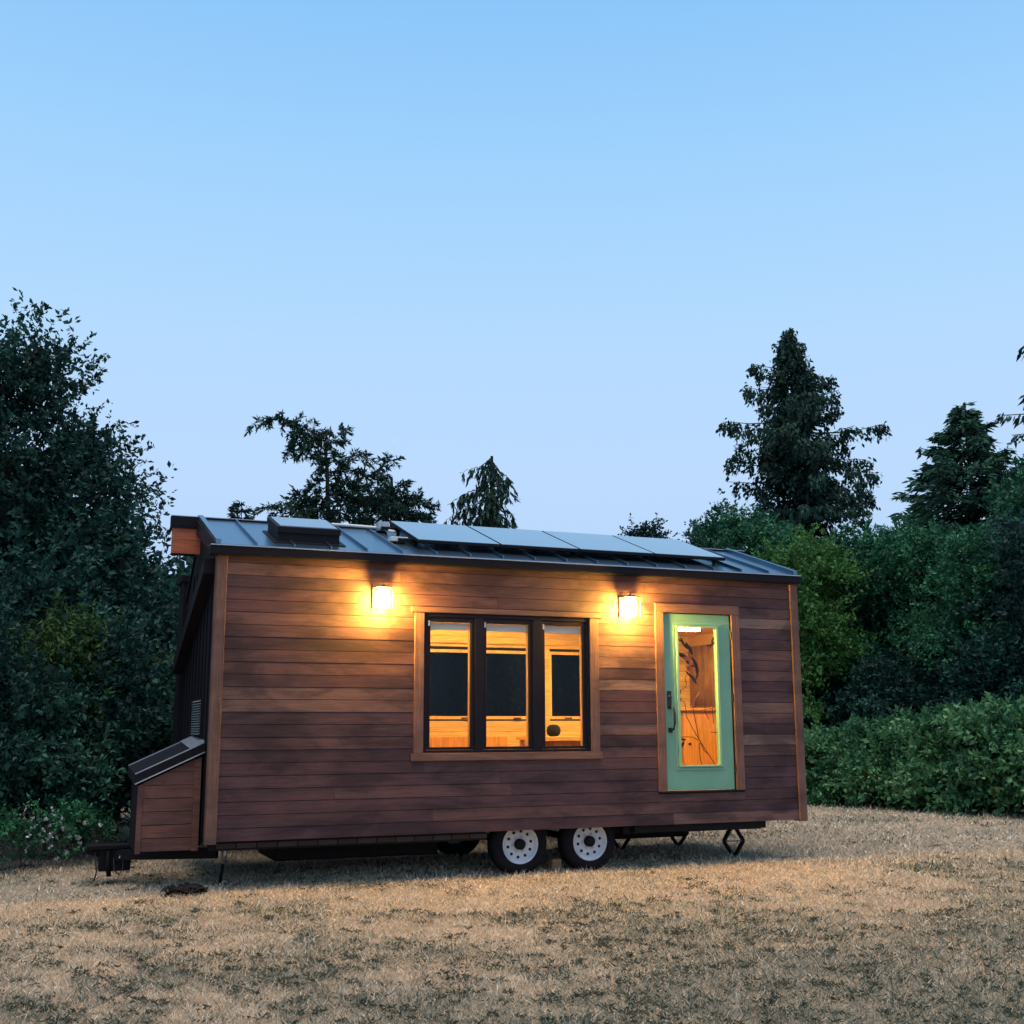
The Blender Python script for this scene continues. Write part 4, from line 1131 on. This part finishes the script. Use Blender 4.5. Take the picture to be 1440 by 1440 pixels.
for i, (sx2, sy2) in enumerate(((.9, 4.75), (2.3, 4.65), (3.7, 4.8), (5.2, 4.65), (6.6, 4.85), (8.1, 5.8))):
    plant('shrub', shrub_b if i % 2 else shrub_a, (sx2, sy2, 0), 'dark shrub close behind the house, ' + ['under the skylight end', 'behind the left window pane', 'behind the trailer wheels', 'behind the right window pane', 'behind the green door', 'past the right rear corner'][i], 'shrub', GB, i*1.3, 1.0, SH)
# bramble hedge in front of the wood
hg1 = deciduous(71, 2.0, [((0, 0, .80), (1.25, 1.0, .95), 1)], 36, 760, 13, .145, .6, M['leaf_hedge'], .02, .14, bark='twig', trunk_h=.8, droop=.3, shoots=44, shoot_len=.7)
hg2 = deciduous(72, 2.2, [((0, 0, .90), (1.15, 1.0, 1.05), 1)], 34, 760, 13, .15, .65, M['leaf_hedge'], .02, .14, bark='twig', trunk_h=.9, droop=.35, shoots=44, shoot_len=.75)
rh = random.Random(17)
k = 0
for row, (dd, n_) in enumerate(((0.0, 10), (1.5, 9))):
    for i in range(n_):
        px = 1118 + (i+.5*row)*42 + rh.uniform(-8, 8)
        t = (px-1130)/310
        d = 27.2 - 2.6*t + dd
        hgt = float(np.interp(px, [1100, 1150, 1200, 1300, 1380, 1440, 1520], [1.35, 1.5, 1.65, 1.8, 1.9, 1.95, 2.0]))*rh.uniform(.92, 1.06)
        me, H0 = (hg1, 2.0) if (i+row) % 2 else (hg2, 2.2)
        s_ = hgt/H0
        place_ = ['next to the house wall', 'a little right of the house', 'below the light green young tree', 'left of the hedge middle', 'at the hedge middle', 'right of the hedge middle', 'below the low dark trees', 'near the right border', 'at the right border', 'beyond the right border'][i]
        plant('bramble_bush', me, ground_at(px, d), ('front row' if row == 0 else 'back row')+' bramble bush of the hedge '+place_, 'bush', 'bramble bushes of the hedge on the right', rh.uniform(0, 6), (s_, s_, s_), SH)

# ------------------------------------------------------------------ far woodland closing the view
RNG = np.random.default_rng(77)
n = 60000
azc = math.atan2(fw[1], fw[0])
aa = azc + RNG.uniform(-R(44), R(44), n)
dist = RNG.uniform(46, 62, n)
top = 5.6 + 1.4*np.sin(aa*23) + 1.0*np.sin(aa*61+1) + .5*np.sin(aa*140)
# lower behind the house so that the sky meets the roof as in the photo
z = top*RNG.uniform(0, 1, n)**.75
Pw = np.stack([CAM[0]+np.cos(aa)*dist, CAM[1]+np.sin(aa)*dist, z], 1)
Dw = unit(RNG.normal(size=(n, 3))+np.array([0, 0, .2]))
wm = leaf_mesh('woodland', Pw, Dw, RNG.uniform(.5, 1.0, n), RNG.uniform(.35, .6, n), RNG.uniform(0, .8, n), M['leaf_dark'])
wo = bpy.data.objects.new('woodland', wm); COL.objects.link(wo)
tag(wo, 'dark far wood closing the view behind the house and trees', 'woodland', kind='stuff')

# ------------------------------------------------------------------ grass
RNG = np.random.default_rng(99)
def vnoise(x, y, s, seed):
    r = np.random.default_rng(seed); G = r.uniform(0, 1, (64, 64))
    u, v = x/s, y/s; i, j = np.floor(u).astype(int), np.floor(v).astype(int); f, g_ = u-i, v-j
    f = f*f*(3-2*f); g_ = g_*g_*(3-2*g_)
    a = G[i % 64, j % 64]; b = G[(i+1) % 64, j % 64]; c = G[i % 64, (j+1) % 64]; d = G[(i+1) % 64, (j+1) % 64]
    return (a*(1-f)+b*f)*(1-g_)+(c*(1-f)+d*f)*g_
def greenness(x, y):
    q = .30*vnoise(x, y, 1.7, 1)+.36*vnoise(x, y, .6, 2)+.34*vnoise(x, y, .21, 3)
    near = np.clip((-y-1.0)/4.0, 0, 1)      # greener and thicker toward the viewer, straw by the house
    return q + .34*near - .07
def blades(n, r0, r1, h0, h1, w):
    r = r0*(r1/r0)**RNG.uniform(0, 1, n)
    a = math.pi/2-YAW + RNG.uniform(-R(34), R(34), n)
    x = CAM[0]+np.cos(a)*r; y = CAM[1]+np.sin(a)*r
    gq = greenness(x, y)
    P = np.stack([x, y, np.zeros(n)+.001], 1)
    lean = RNG.normal(size=(n, 2))*.75
    D = unit(np.stack([lean[:, 0], lean[:, 1], RNG.uniform(.25, 1.0, n)], 1))
    L = RNG.uniform(h0, h1, n)*(.75+.7*vnoise(x, y, .4, 5))
    isg = (RNG.uniform(0, 1, n) < np.clip((gq-.44)*3.6, .04, .9))
    tint = np.where(isg, RNG.uniform(.04, .52, n), RNG.uniform(.40, 1.0, n))
    tint = np.where(RNG.uniform(0, 1, n) < .05, 1.0, tint)
    Wd = w*r/9*RNG.uniform(.6, 1.5, n)
    return P, D, L, Wd, tint
parts = [blades(350000, 5.2, 17, .025, .065, .0048), blades(9000, 5.2, 15, .07, .12, .0042), blades(90000, 15, 34, .04, .09, .0075)]
# low dark weeds and clover mats
nc = 3600
r = 5.6*(20/5.6)**RNG.uniform(0, 1, nc); a = math.pi/2-YAW + RNG.uniform(-R(32), R(32), nc)
cx, cy = CAM[0]+np.cos(a)*r, CAM[1]+np.sin(a)*r
kp = greenness(cx, cy) > RNG.uniform(.38, .62, nc); cx, cy = cx[kp], cy[kp]
m_ = 18; cs = np.repeat(RNG.uniform(.2, 1.0, len(cx)), m_); X = np.repeat(cx, m_)+RNG.normal(size=len(cx)*m_)*.06*cs; Y = np.repeat(cy, m_)+RNG.normal(size=len(cx)*m_)*.06*cs
n = len(X)
ang = RNG.uniform(0, 2*math.pi, n)
parts.append((np.stack([X, Y, np.full(n, .012)+RNG.uniform(0, .02, n)], 1), unit(np.stack([np.cos(ang), np.sin(ang), RNG.uniform(.1, .9, n)], 1)), RNG.uniform(.022, .048, n), RNG.uniform(.007, .014, n), RNG.uniform(.0, .10, n)))
P, D, L, Wd, T = (np.concatenate([q[i] for q in parts]) for i in range(5))
go = bpy.data.objects.new('grass', leaf_mesh('grass', P, D, L, Wd, T, M['grass'], .04)); COL.objects.link(go)
tag(go, 'short dry straw coloured grass with green patches', 'grass', kind='stuff')

# ------------------------------------------------------------------ pale moon
mp = at(555, 620, 2500)
mo = MB().lathe(tuple(mp), (0, 0, 1), [(-5.5*math.cos(math.pi*k/10), 5.5*math.sin(math.pi*k/10)) for k in range(11)], 20).build('moon', M['moon'], None, smooth=True)
tag(mo, 'tiny pale moon in the clear sky above the windswept fir', 'moon')
